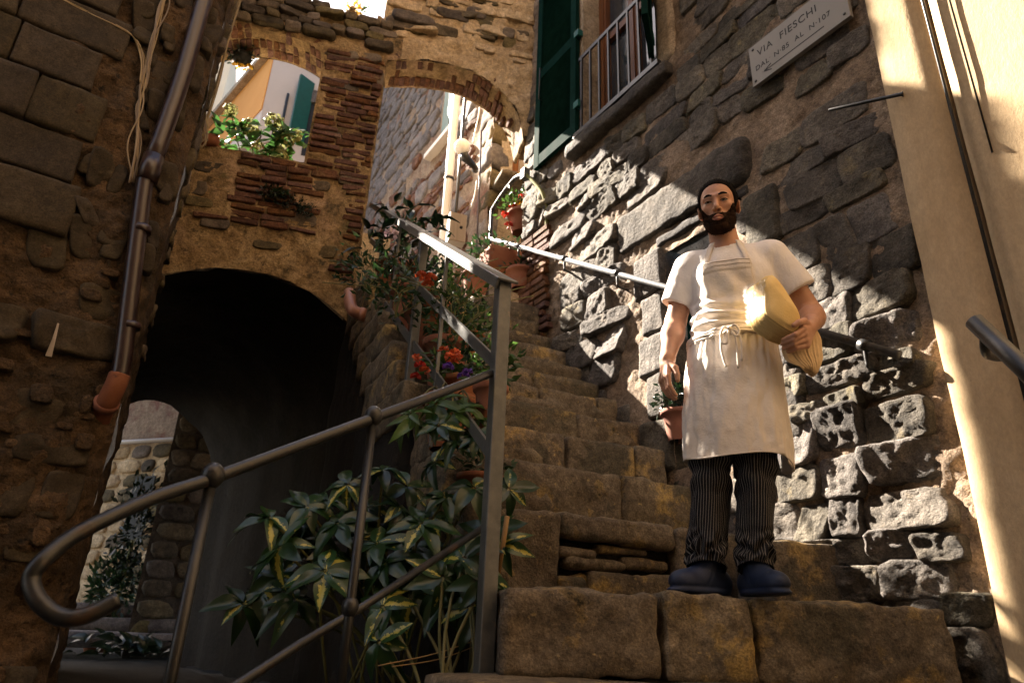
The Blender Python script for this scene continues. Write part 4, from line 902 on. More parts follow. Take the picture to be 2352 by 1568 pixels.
m = MB(); m.add(*tube(smooth_path([AO.wp(436, 404), AO.wp(424, 402), AO.wp(412, 412), AO.wp(396, 470), AO.wp(372, 560), AO.wp(345, 660), AO.wp(325, 740)], 6), .022, 10)); tag(m.build('conduit', M['pipe'], None), 'black conduit bending down left of the low arch', 'pipe')
a, b = L.wp(134, 742, .07), L.wp(112, 818, .07); m = MB(); q = np.cross(b - a, L.n); q /= np.linalg.norm(q)
V = np.array([a - q * .004, a + q * .004, (a + b) / 2 + q * .006 + L.n * .012, b + q * .014, b - q * .012, (a + b) / 2 - q * .008 + L.n * .012]); V = np.concatenate([V, V - L.n * .002]); m.add(V, [(0, 1, 2, 5), (5, 2, 3, 4), (7, 6, 11, 8), (8, 11, 10, 9), (0, 6, 7, 1), (3, 9, 10, 4)])
tag(m.build('paper_strip', M['curtain'], None, smooth=False), 'torn white paper strip stuck in the left rubble wall', 'paper')
cp = lambda x, y, d: at_D(x, y, d)
t = thing('copper_outlet', 'copper coloured pipe elbow sticking out of the stair side beside the low arch', 'pipe', cp(806, 700, 3.82))
m = MB(); m.add(*tube(smooth_path([cp(803, 672, 3.9), cp(804, 694, 3.82), cp(811, 713, 3.78), cp(830, 722, 3.78)], 6), .036, 16)); m.build('elbow', M['copper'], t)
m = MB(); m.add(*tube([cp(826, 721, 3.78), cp(840, 724, 3.78)], .042, 16)); m.build('socket', M['copper'], t)

# ---------------------------------------------------------------- iron railings
rl = thing('stair_railing', 'grey steel railing with a flat cap along the left of the stairs', 'railing', [-.03, 2.3, -.14])
N0, N1 = np.array([-.035, 2.27, 1.185]), A.wp(862, 470, .02)
rd = (N1 - N0); rl_len = np.linalg.norm(rd); rdu = rd / rl_len; rh = np.array([rd[0], rd[1], 0]); hl = np.linalg.norm(rh); rh /= hl; rs = np.array([rh[1], -rh[0], 0])   # rs: to the right
up = np.cross(rs, rdu); up /= np.linalg.norm(up); up *= np.sign(up[2])
m = MB(); V, F = bevbox((N0 + N1) / 2 + up * .004, rdu * (rl_len / 2 + .03), rs * .042, up * .005, b=.4); m.add(V, F)
V, F = box((N0 + N1) / 2 - up * .016 - rs * .038, rdu * (rl_len / 2 + .03), rs * .004, up * .016); m.add(V, F); m.build('cap_rail', M['steel'], rl, smooth=False)
def along(d): return N0 + rd * (d / hl)                       # horizontal distance along the railing
def vpost(d, w, z0, name, dp=None):
    p = along(d); V, F = bevbox([p[0], p[1], (p[2] - .012 + z0) / 2], rh * (dp or w) / 2, rs * w / 2, Z3 * (p[2] - .012 - z0) / 2, b=.12); return mk(name, V, F, M['steel'], rl, smooth=False)
vpost(.02, .05, -.2, 'post'); vpost(1.16, .045, .35, 'post')
for d in (.72, 1.75, 2.25): vpost(d, .016, along(d)[2] - 1.0, 'baluster')
for off in (.33, .66):
    a, b = N0 + rh * .03 - Z3 * off, N1 - Z3 * off; V, F = box((a + b) / 2, (b - a) / 2, rs * .006, up * .022); mk('cross_bar', V, F, M['steel'], rl, smooth=False)
fr_ = thing('front_handrail', 'black round handrail with ball joints and a curled end in the foreground', 'handrail', [-.5, 1.6, GZ])
pts = [(1128, 857, 2.42), (990, 910, 2.14), (857, 960, 1.9), (670, 1030, 1.68), (487, 1098, 1.5), (360, 1140, 1.38), (250, 1188, 1.28), (160, 1236, 1.22), (95, 1290, 1.17), (72, 1330, 1.155), (90, 1380, 1.14), (140, 1416, 1.14), (200, 1412, 1.15), (272, 1376, 1.18)]
m = MB(); m.add(*tube(smooth_path([at_depth(*q) for q in pts], 7), .0145, 14)); m.build('rail', M['iron'], fr_)
J1, J2 = at_depth(857, 960, 1.9), at_depth(487, 1098, 1.5)
for J, nm in ((J1, 0), (J2, 1)):
    mk('ball_joint', *sphere(J + Z3 * .006, .0255, 16, 12, (1, 1, 1.15)), M['iron'], fr_); m = MB(); m.add(*tube([J - Z3 * .02, [J[0], J[1], GZ]], .0125, 12)); m.build('post', M['iron'], fr_)
lo = [at_depth(1118, 1206, 2.32), at_depth(828, 1396, 1.86), at_depth(690, 1478, 1.68), at_depth(545, 1572, 1.5), at_depth(400, 1665, 1.35)]
m = MB(); m.add(*tube(lo, .0115, 12)); m.build('lower_rail', M['iron'], fr_); q = lo[1]; mk('ball_joint', *sphere([J1[0], J1[1], q[2]], .022, 14, 10, (1, 1, 1.2)), M['iron'], fr_)

# ---------------------------------------------------------------- plants
def leaflet(ln, wd, droop, seg=6, fold=.18):
    """one leaf blade along +x, uv.x across, uv.y along"""
    V = []; U = []; tw = RND.uniform(-.5, .5); cv = RND.uniform(-.12, .12)
    for i in range(seg + 1):
        t = i / seg; w = wd * (math.sin(math.pi * min(1, .06 + t * .94) ** .82) * .98 + .02) * (1 if i < seg else .1); x = ln * t; zc = -droop * ln * t * t
        for s in (-1, -.45, 0, .45, 1): V.append((x, s * w / 2 + cv * ln * t * t, zc + abs(s) * w * fold + s * w * .5 * tw * t + .02 * ln * math.sin(t * 9 + s * 2))); U.append((s / 2 + .5, t))
    F = [(i * 5 + k, i * 5 + k + 1, (i + 1) * 5 + k + 1, (i + 1) * 5 + k) for i in range(seg) for k in range(4)]
    return np.array(V), F, np.array(U)
def leaf_me(name, mat, ln, wd, droop, seg=6, fold=.18):
    V, F, U = leaflet(ln, wd, droop, seg, fold); return meshdata(name, V, F, mat, True, uv=U)
LM = {'s': [leaf_me('leaf', M['schef'], l, w, d) for (l, w, d) in ((.115, .054, .42), (.095, .05, .7), (.125, .056, .25), (.105, .048, .95), (.12, .05, .1), (.085, .046, .5))],
      'h': [leaf_me('leaf', M['leaf_hyd'], l, w, d) for (l, w, d) in ((.15, .095, .3), (.12, .08, .5), (.10, .07, .1))],
      'g': [leaf_me('leaf', M['leaf'], l, w, d, 4) for (l, w, d) in ((.07, .035, .3), (.05, .026, .4))],
      'b': [leaf_me('leaf', M['leaf_lt'], l, w, d, 5) for (l, w, d) in ((.14, .05, .5), (.11, .04, .3))],
      'd': [leaf_me('leaf', M['leaf_dk'], l, w, d, 5) for (l, w, d) in ((.16, .07, .3), (.12, .06, .5))]}
def put_leaf(me, p, dirv, upv, parent, s=1.0):
    d = Vector(dirv).normalized(); u = Vector(upv); y = u.cross(d)
    if y.length < 1e-4: y = Vector((0, 1, 0)).cross(d)
    y.normalize(); z = d.cross(y); o = bpy.data.objects.new('leaf', me); COL.objects.link(o); o.parent = parent
    p = np.asarray(p) - rootloc(parent)
    o.matrix_local = Matrix(((d.x * s, y.x * s, z.x * s, p[0]), (d.y * s, y.y * s, z.y * s, p[1]), (d.z * s, y.z * s, z.z * s, p[2]), (0, 0, 0, 1))); return o
def potm(c, r, h, mat='terra', seed=0, rim=True):
    prof = [(r * .66, 0), (r * .72, h * .1), (r * .86, h * .55), (r * .95, h * .84), (r * 1.10, h * .85), (r * 1.13, h * .9), (r * 1.12, h), (r * .98, h), (r * .95, h * .88), (r * .02, h * .88)]
    return lathe(prof, c, 28)
rp = np.random.default_rng(21)
def rosette(c, parent, n=8, tilt=None, s=1.0, key='s', up=.35, root=None, stem='stem'):
    ax = Vector(tilt if tilt is not None else (rp.normal() * .35, -.75 + rp.normal() * .3, .75)).normalized(); a = ax.orthogonal().normalized(); b = ax.cross(a); ph = rp.uniform(0, 6)
    for k in range(n):
        t = ph + 2 * math.pi * k / n + rp.normal() * .12; dr = (a * math.cos(t) + b * math.sin(t)) * 1.0 + ax * (up * rp.uniform(-.3, .9) - .12)
        put_leaf(LM[key][rp.integers(len(LM[key]))], np.asarray(c) + np.array(dr) * .008, dr, ax, parent, s * rp.uniform(.82, 1.12))
def stems(lines, parent, r=.004, name='stem', mat='stem'):
    m = MB()
    for l in lines: m.add(*tube(smooth_path(l, 4), r, 6))
    return m.build(name, M[mat], parent)
# variegated umbrella plant at the foot of the railing (two plants)
base = np.array([-.42, 2.75, GZ])
C2 = lambda cx, cy: ((500 + cx / 2.351) * .9408, (1000 + cy / 2.351) * .9408)
sp = thing('umbrella_plant', 'large variegated umbrella plant behind the front handrail', 'plant', base)
ros = [(370, 620, 2.5), (590, 560, 2.55), (820, 430, 2.6), (1020, 345, 2.7), (430, 790, 2.4), (690, 925, 2.3), (560, 660, 2.6), (760, 650, 2.5), (990, 770, 2.45), (1240, 650, 2.4), (1380, 500, 2.5), (1545, 450, 2.5), (1120, 560, 2.65), (1040, 880, 2.35), (220, 1110, 2.5), (330, 1040, 2.55), (900, 740, 2.55), (1200, 790, 2.5), (1320, 300, 2.75), (1120, 1000, 2.5), (520, 1090, 2.5), (840, 980, 2.6)]
ls = []
for (x, y, d) in ros:
    p = at_depth(*C2(x, y), d); rosette(p, sp, 8, s=1.12 if d < 2.6 else 1.0); b = base + [rp.normal() * .08, rp.normal() * .08, .25]; ls.append([b, (b + p) / 2 + [rp.normal() * .05, .03, .05], p])
stems(ls, sp, .005); V, F = potm(base, .17, .2); pot_ = mk('pot', V, F, M['terra'], sp)
for (x, y, d) in [(480, 700, 2.6), (640, 780, 2.6), (930, 560, 2.7), (1260, 820, 2.6), (1000, 640, 2.7), (760, 820, 2.5), (420, 960, 2.6), (1160, 440, 2.8), (1300, 620, 2.65), (700, 520, 2.75)]: rosette(at_depth(*C2(x, y), d), sp, 7, s=1.05)
base = np.array([-.12, 2.30, GZ]); sp = thing('umbrella_plant', 'yellow splashed umbrella plant with bare stems at the railing post', 'plant', base)
ls = []
for (x, y, d) in [(1490, 850, 2.28), (1365, 960, 2.25), (1600, 990, 2.2), (1520, 1130, 2.22), (1000, 1330, 2.15), (1020, 1130, 2.25), (1640, 700, 2.42), (1745, 455, 2.5), (1710, 780, 2.42), (1350, 1060, 2.3), (1180, 1090, 2.35)]:
    p = at_depth(*C2(x, y), d); rosette(p, sp, 7, tilt=(rp.normal() * .35, -.9, .4), s=1.0); b = base + [rp.normal() * .07, rp.normal() * .05, .1]; ls.append([b, (b + p) / 2 + [rp.normal() * .04, 0, .03], p])
stems(ls, sp, .0055)
m = MB(); m.add(*tube([at_depth(1105, 1330, 2.25), at_depth(1080, 1560, 2.2)], .011, 8)); m.build('main_stem', M['stem'], sp)
for k, (q0, q1) in enumerate([((1105, 1275, 2.5), (1085, 1480, 2.45)), ((1165, 1185, 2.36), (1142, 1330, 2.34))]):
    m = MB(); m.add(*tube([at_depth(*q0), at_depth(*q1), [at_depth(*q1)[0], at_depth(*q1)[1], -.3]] if k == 0 else [at_depth(*q0), at_depth(*q1)], .009, 8)); tag(m.build('cane', M['cane'], None), ['bamboo cane standing among the umbrella plant leaves', 'short split cane right of the railing post'][k], 'cane')
m = MB(); m.add(*tube(smooth_path([at_depth(868, 1528, 2.1), at_depth(1000, 1500, 2.15), at_depth(1120, 1460, 2.24), at_depth(1136, 1458, 2.28)], 5), .0022, 6)); m.add(*tube(smooth_path([at_depth(900, 1530, 2.1), at_depth(1010, 1512, 2.15), at_depth(1125, 1470, 2.24)], 5), .0018, 6)); tag(m.build('twine', M['cane'], None), 'thin twine tied across the plant stems', 'string')
# upper umbrella plant in its pot on the steps
base = np.array([-.27, 2.98, .70]); sp = thing('umbrella_plant', 'glossy umbrella plant in a terracotta pot behind the railing post', 'plant', base); ls = []
for (x, y, d) in [(1340, 90, 2.55), (1220, 60, 2.6), (1440, 170, 2.55), (1560, 160, 2.55), (1180, 20, 2.6), (1420, 20, 2.6), (1330, -40, 2.65), (1500, -20, 2.7), (1560, 60, 2.7)]:
    p = at_depth(*C2(x, y), d); rosette(p, sp, 8, s=.85, key='s' if y > 60 else 'b'); ls.append([base + [0, 0, .2], (base + p) / 2 + [0, 0, .2], p])
stems(ls, sp, .004); V, F = potm(base, .115, .24); mk('pot', V, F, M['terra'], sp)
# pots on the left of the flight
def leafcloud(name, c, rad3, n, ls_, mat, parent, seed=0, flat=.0):
    q = np.random.default_rng(seed); Vs = []; Fs = []; U = []; c = np.asarray(c, float)
    pos = q.normal(size=(n * 3, 3)); pos = pos[np.linalg.norm(pos, axis=1) < 2.1][:n]; pos = pos / 1.7 * np.asarray(rad3)
    cl = fbm(pos, 14, 2, seed); pos = pos * (1 + .35 * cl[:, None])
    for i, p in enumerate(pos):
        d = p / (np.linalg.norm(p) + 1e-6) + q.normal(size=3) * .7 + [0, -.1, .25]; d /= np.linalg.norm(d); s = np.cross(d, q.normal(size=3)); s /= np.linalg.norm(s); l = ls_ * q.uniform(.6, 1.3); w = l * .42; nn = np.cross(d, s) * w * .35
        o = c + p; V = [o, o + d * l * .45 + s * w / 2 + nn, o + d * l, o + d * l * .45 - s * w / 2 + nn, o + d * l * .5]; b = len(Vs); Vs += V; U += [(.5, 0), (0, .5), (.5, 1), (1, .5), (.5, .5)]; Fs += [(b, b + 1, b + 4), (b + 1, b + 2, b + 4), (b + 2, b + 3, b + 4), (b + 3, b, b + 4)]
    return mk(name, Vs, Fs, mat, parent, uv=U, kind='stuff')
def flower(c, r, mat, parent, n=14, seed=0, name='flower', face=None):
    q = np.random.default_rng(seed); m = MB()
    for k in range(n):
        d = q.normal(size=3); d[2] = abs(d[2]) * .7 + .1; d[1] -= .35; d /= np.linalg.norm(d); s = np.cross(d, q.normal(size=3)); s /= np.linalg.norm(s); o = np.asarray(c) + d * r * .25; t2 = np.cross(d, s)
        a = o + d * r * .7; m.add([o, a + s * r * .42, a + d * r * .22 + t2 * r * .1, a - s * r * .42, a + t2 * r * .35], [(0, 1, 4), (1, 2, 4), (2, 3, 4), (3, 0, 4)], uv=[(.5, 0), (0, .6), (.5, 1), (1, .6), (.5, .6)])
    return m.build(name, mat, parent)
def potted(name, label, c, r, h, clouds=(), flowers=(), group='potted plants around the stairs', leaves=(), ground=True):
    t = thing(name, label, 'plant', c, group); V, F = potm(c, r, h); mk('pot', V, F, M['terra'], t)
    for (dc, r3, n, l, mt, sd) in clouds: leafcloud('foliage', np.asarray(c) + dc, r3, n, l, M[mt], t, sd)
    for (p, rr, mt, sd) in flowers: flower(p, rr, M[mt], t, seed=sd)
    for (p, d, key, s) in leaves: put_leaf(LM[key][rp.integers(len(LM[key]))], p, d, (0, -.3, 1), t, s)
    return t
def sidept(d, w, z): p = along(d); return np.array([p[0], p[1], z]) + rs * w       # on the steps next to the railing
def step_z(p):
    zz = GZ
    for k, (y0, z) in enumerate(STEP):
        if (p - np.array([0, y0, 0])) @ SB > 0: zz = z
    return zz
def onstep(d, w): p = sidept(d, w, 0); p[2] = step_z(p); return p
c = onstep(.83, .17); F1 = [at_depth(*q) for q in ((965, 842, 2.95), (955, 868, 2.9), (1018, 806, 2.95), (1046, 812, 2.95), (1032, 822, 2.85), (1040, 836, 2.85), (1050, 824, 2.9), (958, 826, 2.95), (975, 854, 2.9))]
potted('potted_begonia', 'potted plant with orange red blooms behind the stair railing', c, .10, .17, [((0, 0, .26), (.15, .12, .10), 260, .05, 'leaf', 1), ((-.08, -.05, .2), (.12, .1, .08), 120, .05, 'leaf_lt', 2)], [(p, .025, 'petal_o' if i > 1 else 'petal_r', i) for i, p in enumerate(F1)])
potted('potted_pansy', 'small pot of violet flowers between the begonia and the post', onstep(.62, .2), .09, .15, [((0, 0, .2), (.11, .1, .08), 150, .045, 'leaf', 5)], [(at_depth(x, y, 2.8), .026, 'petal_v', k) for k, (x, y) in enumerate(((1065, 868), (1030, 846), (1072, 858)))])
c = at_depth(1148, 985, 2.62); c = np.array([c[0] + .0, c[1], .70]); p_ = at_depth(1150, 940, 2.75); t = potted('terracotta_pot', 'plain terracotta pot half hidden behind the railing post', [p_[0] - .045, p_[1] + .02, .73], .066, .17, [((0, 0, .26), (.1, .1, .09), 130, .05, 'leaf_lt', 6)])
big = [((893, 700), 3.85, .14, .34, 'tall terracotta pot at the pillar holding shrubby greenery'), ((960, 735), 3.55, .145, .38, 'big ribbed terracotta pot in the middle of the pot row'), ((1000, 800), 3.3, .115, .26, 'terracotta pot below the big ribbed pot behind the begonia')]
for k, ((x, y), d, r, h, lb) in enumerate(big):
    c = onstep((1.72, 1.36, 1.08)[k], (.13, .15, .16)[k])
    potted('terracotta_pot', lb, c, r, h, [((0, 0, h + .12), (.17, .15, .12), 170, .055, ('leaf_dk', 'leaf', 'leaf')[k], 10 + k), ((.08, -.1, h + .02), (.15, .12, .12), 90, .05, ('leaf', 'leaf_lt', 'leaf_lt')[k], 20 + k)])
p = onstep(1.55, .42); t = potted('terracotta_pot', 'terracotta pot of orange flowers against the cap rail', p, .12, .2, [((0, 0, .28), (.16, .14, .12), 130, .055, 'leaf', 31), ((.12, 0, .2), (.18, .13, .17), 90, .05, 'leaf_lt', 32)], [(at_depth(x, y, 3.4), .03, 'petal_o', 40 + k) for k, (x, y) in enumerate(((975, 645), (990, 640), (983, 656), (968, 636)))])
p = onstep(2.25, .10); t = potted('potted_camellia', 'dark leaved potted shrub with a pale pink bloom at the pillar foot', p, .12, .26, [], [(at_depth(901, 541, 4.0), .045, 'petal_w', 3)], leaves=[(p + [rp.normal() * .17, rp.normal() * .15, .5 + rp.normal() * .13], (rp.normal(), rp.normal() - .4, rp.normal() * .5 + .1), 'd', rp.uniform(.6, 1)) for _ in range(46)])
p = onstep(1.98, .13); potted('potted_laurel', 'broad leaved potted shrub behind the middle of the cap rail', p, .13, .26, [((0, 0, .5), (.26, .2, .17), 120, .07, 'leaf', 36)], leaves=[(p + [rp.normal() * .2, rp.normal() * .15, .5 + rp.normal() * .1], (rp.normal(), rp.normal() - .4, rp.normal() * .4), 'd', rp.uniform(.8, 1.2)) for _ in range(28)])
for k, (x, y, d) in enumerate([(850, 615, 3.9), (915, 670, 3.6), (1060, 640, 3.5), (1050, 700, 3.3)]):
    p = at_depth(x, y, d); t = thing('trailing_plant', ['feathery plant hanging over the wall beside the copper elbow', 'feathery trailing plant over the tall terracotta pot', 'sunny light green sprigs right of the orange flowers', 'loose light green sprigs above the begonia pot'][k], 'plant', p)
    leafcloud('foliage', p, (.2, .16, .15) if k < 2 else (.13, .12, .13), 170 if k < 2 else 80, .05, M['leaf' if k < 2 else 'leaf_lt'], t, 50 + k); stems([[p + [0, 0, -.15], p + [rp.normal() * .1, 0, 0], p + [rp.normal() * .2, rp.normal() * .1, .1]] for _ in range(7)], t, .0025)
# doorway landing pots
p = PT(1190, 505, 5.25); t = potted('potted_geranium', 'terracotta urn of red and yellow flowers on the doorway ledge', [p[0] + .03, p[1], p[2] - .14], .12, .2, [((-.05, 0, .3), (.15, .12, .14), 200, .055, 'leaf_lt', 61)], [(PT(x, y, 5.2), .04, mt, 60 + k) for k, (x, y, mt) in enumerate(((1200, 455, 'petal_r'), (1158, 495, 'petal_r'), (1195, 470, 'petal_y'), (1178, 478, 'petal_r'), (1168, 520, 'petal_r'), (1203, 480, 'petal_r'), (1185, 490, 'petal_w')))])
p = PT(1166, 612, 5.2); t = thing('planter_box', 'rectangular terracotta planter with leafy greens on the landing', 'planter', p)
V, F = rough_box(p, SE * .22, SB * .12, Z3 * .11, res=.05, r=.012, amp=.003, seed=3); mk('planter', V, F, M['terra'], t); leafcloud('foliage', p + [-.12, 0, .16], (.22, .14, .1), 200, .06, M['leaf'], t, 63)
p = PT(1195, 640, 5.0); potted('terracotta_pot', 'small round terracotta pot at the corner of the right wall', [p[0], p[1], p[2] - .1], .11, .17, [((0, 0, .2), (.12, .1, .06), 60, .05, 'leaf', 64)])
p = PT(1093, 655, 5.2); potted('terracotta_pot', 'dark terracotta pot at the top of the stairs left of the planter', [p[0], p[1], p[2] - .1], .12, .2, [((0, 0, .28), (.14, .12, .12), 120, .05, 'leaf', 65)])
p = W.wp(1549, 960, .02); potted('doorway_pot', 'terracotta pot of small leaved herb in the doorway behind the man', [p[0] + .02, p[1], p[2] - .13], .085, .17, [((0, 0, .24), (.12, .1, .085), 330, .035, 'leaf_dk', 66), ((0, -.03, .26), (.1, .08, .07), 60, .03, 'leaf', 67)])
# hydrangea in the arched window
hb = AO.wp(590, 345, -.25); t = thing('hydrangea', 'hydrangea with fading green flower heads in the arched brick window', 'plant', hb)
heads = [(530, 253, .06), (576, 296, .085), (630, 281, .085), (651, 322, .09), (677, 312, .065), (641, 357, .075), (590, 330, .05)]
for k, (x, y, r) in enumerate(heads):
    c = AO.wp(x, y, -.22)
    q = np.random.default_rng(70 + k); m = MB()
    for j in range(80):
        d = q.normal(size=3); d /= np.linalg.norm(d); s = np.cross(d, q.normal(size=3)); s /= np.linalg.norm(s); u2 = np.cross(d, s); o = c + d * r * q.uniform(.72, 1.0); w = r * .24
        m.add([o + s * w, o + u2 * w, o - s * w, o - u2 * w, o + d * w * .5], [(0, 1, 4), (1, 2, 4), (2, 3, 4), (3, 0, 4)], uv=[(0, 0), (1, 0), (1, 1), (0, 1), (.5, .5)])
    m.build('flower_head', M['petal_h'], t)

ls = []
for k in range(124):
    if k < 58: x, y = rp.normal(548, 26), rp.uniform(275, 345)
    else: x, y = rp.normal(640, 28), rp.uniform(300, 366)
    if k >= 114: x, y = rp.normal(470, 14), rp.uniform(318, 338)
    p = AO.wp(x, y, -.24 + rp.normal() * .06); put_leaf(LM['h'][rp.integers(3)], p, (rp.normal(), rp.normal() * .5 - .3, rp.normal() * .6 + .1), (rp.normal() * .5, -.6, .6), t, rp.uniform(.7, 1.15))
for k, (x, y, r) in enumerate(heads): ls.append([AO.wp(590 + (x - 590) * .5, 372, -.26), AO.wp((x + 590) / 2 * .4 + x * .6, (y + 372) / 2, -.24), AO.wp(x, y, -.22)])
stems(ls, t, .005, 'stem'); stems([[AO.wp(575, 340, -.2), AO.wp(592, 325, -.2), AO.wp(600, 312, -.2)], [AO.wp(600, 330, -.2), AO.wp(612, 350, -.2), AO.wp(622, 362, -.2)], [AO.wp(585, 322, -.2), AO.wp(600, 324, -.2)]], t, .006, 'red_stem', 'copper')
t = thing('window_planter', 'terracotta planter on the ledge of the arched brick window', 'planter', AO.wp(458, 322, -.15))
c = AO.wp(452, 326, -.14); V, F = rough_box(c, AO.d * .17, AO.n * .08, Z3 * .05, res=.05, r=.01, amp=.003, seed=9); mk('planter', V, F, M['terra'], t)
c = AO.wp(555, 138, -.36); t = thing('hanging_basket', 'dark hanging flower basket under the brick window arch', 'plant', c); mk('basket', *sphere(c + Z3 * .02, .085, 14, 8, (1, 1, .8)), M['letter'], t); leafcloud('foliage', c + [0, -.02, .03], (.12, .1, .07), 120, .05, M['leaf_dk'], t, 77)
for k, (dx, dz) in enumerate(((.02, -.09), (.07, -.07), (-.03, -.08))): flower(c + A.d * dx + Z3 * dz, .035, M['petal_y'], t, seed=80 + k)
t = thing('wall_weed', 'dark green weeds rooted in the brickwork below the arched window', 'plant', AO.wp(640, 455)); 
for k, (x, y, r) in enumerate(((620, 440, .07), (645, 458, .09), (675, 470, .07), (700, 482, .06), (640, 445, .05))): leafcloud('foliage', AO.wp(x, y, -.05), (r * 1.3, .05, r * .7), 150, .028, M['leaf_dk' if k < 4 else 'leaf'], t, 90 + k)
t = thing('wall_weed', 'yellow green weed on top of the arched wall against the sky', 'plant', AO.wp(812, 26, -.15)); leafcloud('foliage', AO.wp(812, 20, -.12), (.06, .05, .09), 60, .05, M['petal_y'], t, 97); leafcloud('foliage', AO.wp(822, 22, -.12), (.08, .05, .06), 50, .045, M['leaf_lt'], t, 98)
# plants at the passage end
p = at_D(268, 1300, 9.2); t = potted('potted_cypress', 'small feathery potted cypress at the passage end', [p[0], p[1], GZ + .02], .17, .3, [((0, 0, .62), (.2, .2, .36), 500, .09, 'leaf', 101)])
p = at_D(305, 1240, 9.0); t = thing('climbing_plant', 'dark climbing shrub on the corner at the passage end', 'plant', [p[0], p[1], GZ]); leafcloud('foliage', [p[0], p[1], p[2] + .1], (.22, .2, .6), 420, .1, M['leaf_dk'], t, 103); leafcloud('foliage', [p[0], p[1], p[2] - .5], (.25, .2, .3), 200, .1, M['leaf'], t, 104); stems([[[p[0], p[1], GZ], [p[0], p[1], p[2]]]], t, .02)
p = at_D(330, 1345, 8.0); t = thing('low_plant', 'low dark strap leaved plants on the passage floor', 'plant', [p[0], p[1], GZ])
for _ in range(60): put_leaf(LM['d'][rp.integers(2)], [p[0] + rp.normal() * .3, p[1] + rp.normal() * .15, GZ + .05 + rp.uniform(0, .15)], (rp.normal(), rp.normal(), rp.uniform(.3, 1.2)), (0, -.5, 1), t, rp.uniform(.9, 1.5))
# ---------------------------------------------------------------- the man
def skinmat():
    m = pmat('skin', [(.42, .205, .125), (.50, .26, .165), (.55, .30, .195)], 9, rough=.5, bump=.18, bscale=260, bdist=.001, rand=0, spec=.4, sss=.12, spots=[(24, .62, .72, (.31, .12, .08))]); return m
M['skin'] = skinmat()
M['hair'] = pmat('dark_hair', [(.004, .003, .0025), (.007, .005, .004), (.012, .008, .006)], 60, rough=.9, spec=.1, bump=.9, bscale=420, bdist=.003, rand=0, stretch=(1, 1, .35))
M['beard'] = pmat('dark_beard', [(.016, .008, .005), (.030, .015, .009), (.06, .029, .016)], 70, rough=.9, spec=.1, bump=1.0, bscale=380, bdist=.003, rand=0, stretch=(1, 1, .4))
M['lip'] = pmat('lips', [(.33, .11, .08), (.40, .15, .11)], 30, rough=.45, bump=.1, rand=0)
M['eye'] = pmat('eye_white', [(.20, .165, .145), (.23, .19, .17)], 8, rough=.35, bump=0, rand=0, spec=.2)
M['iris'] = pmat('dark_iris', [(.02, .011, .006), (.03, .016, .009)], 30, rough=.25, bump=0, rand=0, spec=.25)
M['cotton'] = pmat('white_cotton', [(.74, .70, .68), (.80, .76, .74)], 5, rough=.9, bump=.39, bscale=10, bdist=.03, rand=0, spec=.15, stretch=(1, 1, .6), bump2=(.15, 700, .0006))
M['apron'] = pmat('off_white_apron', [(.66, .59, .52), (.73, .66, .59), (.77, .71, .65)], 4, rough=.9, bump=.39, bscale=9, bdist=.025, rand=0, spec=.12, spots=[(7, .60, .74, (.52, .42, .32)), (38, .71, .74, (.30, .22, .15))], bump2=(.25, 500, .0008))
M['clog'] = pmat('navy_rubber', [(.008, .014, .035), (.013, .022, .052), (.02, .032, .07)], 14, rough=.55, bump=.15, bscale=60, bdist=.002, rand=.05, spots=[(30, .66, .72, (.06, .065, .075))])
M['paper'] = pmat('yellow_paper', [(.56, .38, .15), (.66, .47, .20), (.72, .54, .27)], 7, rough=.92, bump=.39, bscale=30, bdist=.008, rand=.2, spec=.1, spots=[(60, .7, .74, (.35, .2, .06))])
def stripes():
    m = bpy.data.materials.new('pinstripe_cloth'); m.use_nodes = True; t = m.node_tree; b = t.nodes['Principled BSDF']; Lk = t.links.new
    tc = _n(t, 'ShaderNodeTexCoord'); s = _n(t, 'ShaderNodeSeparateXYZ'); Lk(tc.outputs['UV'], s.inputs[0])
    f = _n(t, 'ShaderNodeMath', operation='FRACT'); Lk(s.outputs[0], f.inputs[0])
    a = _n(t, 'ShaderNodeMath', operation='LESS_THAN'); a.inputs[1].default_value = .2; Lk(f.outputs[0], a.inputs[0])
    mx = _n(t, 'ShaderNodeMix', data_type='RGBA'); Lk(a.outputs[0], mx.inputs[0]); mx.inputs[6].default_value = (.007, .007, .01, 1); mx.inputs[7].default_value = (.17, .16, .15, 1); Lk(mx.outputs[2], b.inputs['Base Color'])
    b.inputs['Roughness'].default_value = .85; b.inputs['Specular IOR Level'].default_value = .2
    n = _n(t, 'ShaderNodeTexNoise'); n.inputs['Scale'].default_value = 16; n.inputs['Detail'].default_value = 4; Lk(tc.outputs['Object'], n.inputs['Vector']); bp = _n(t, 'ShaderNodeBump'); bp.inputs['Strength'].default_value = .5; bp.inputs['Distance'].default_value = .012; Lk(n.outputs['Fac'], bp.inputs['Height']); Lk(bp.outputs[0], b.inputs['Normal'])
    return m
M['stripe'] = stripes()
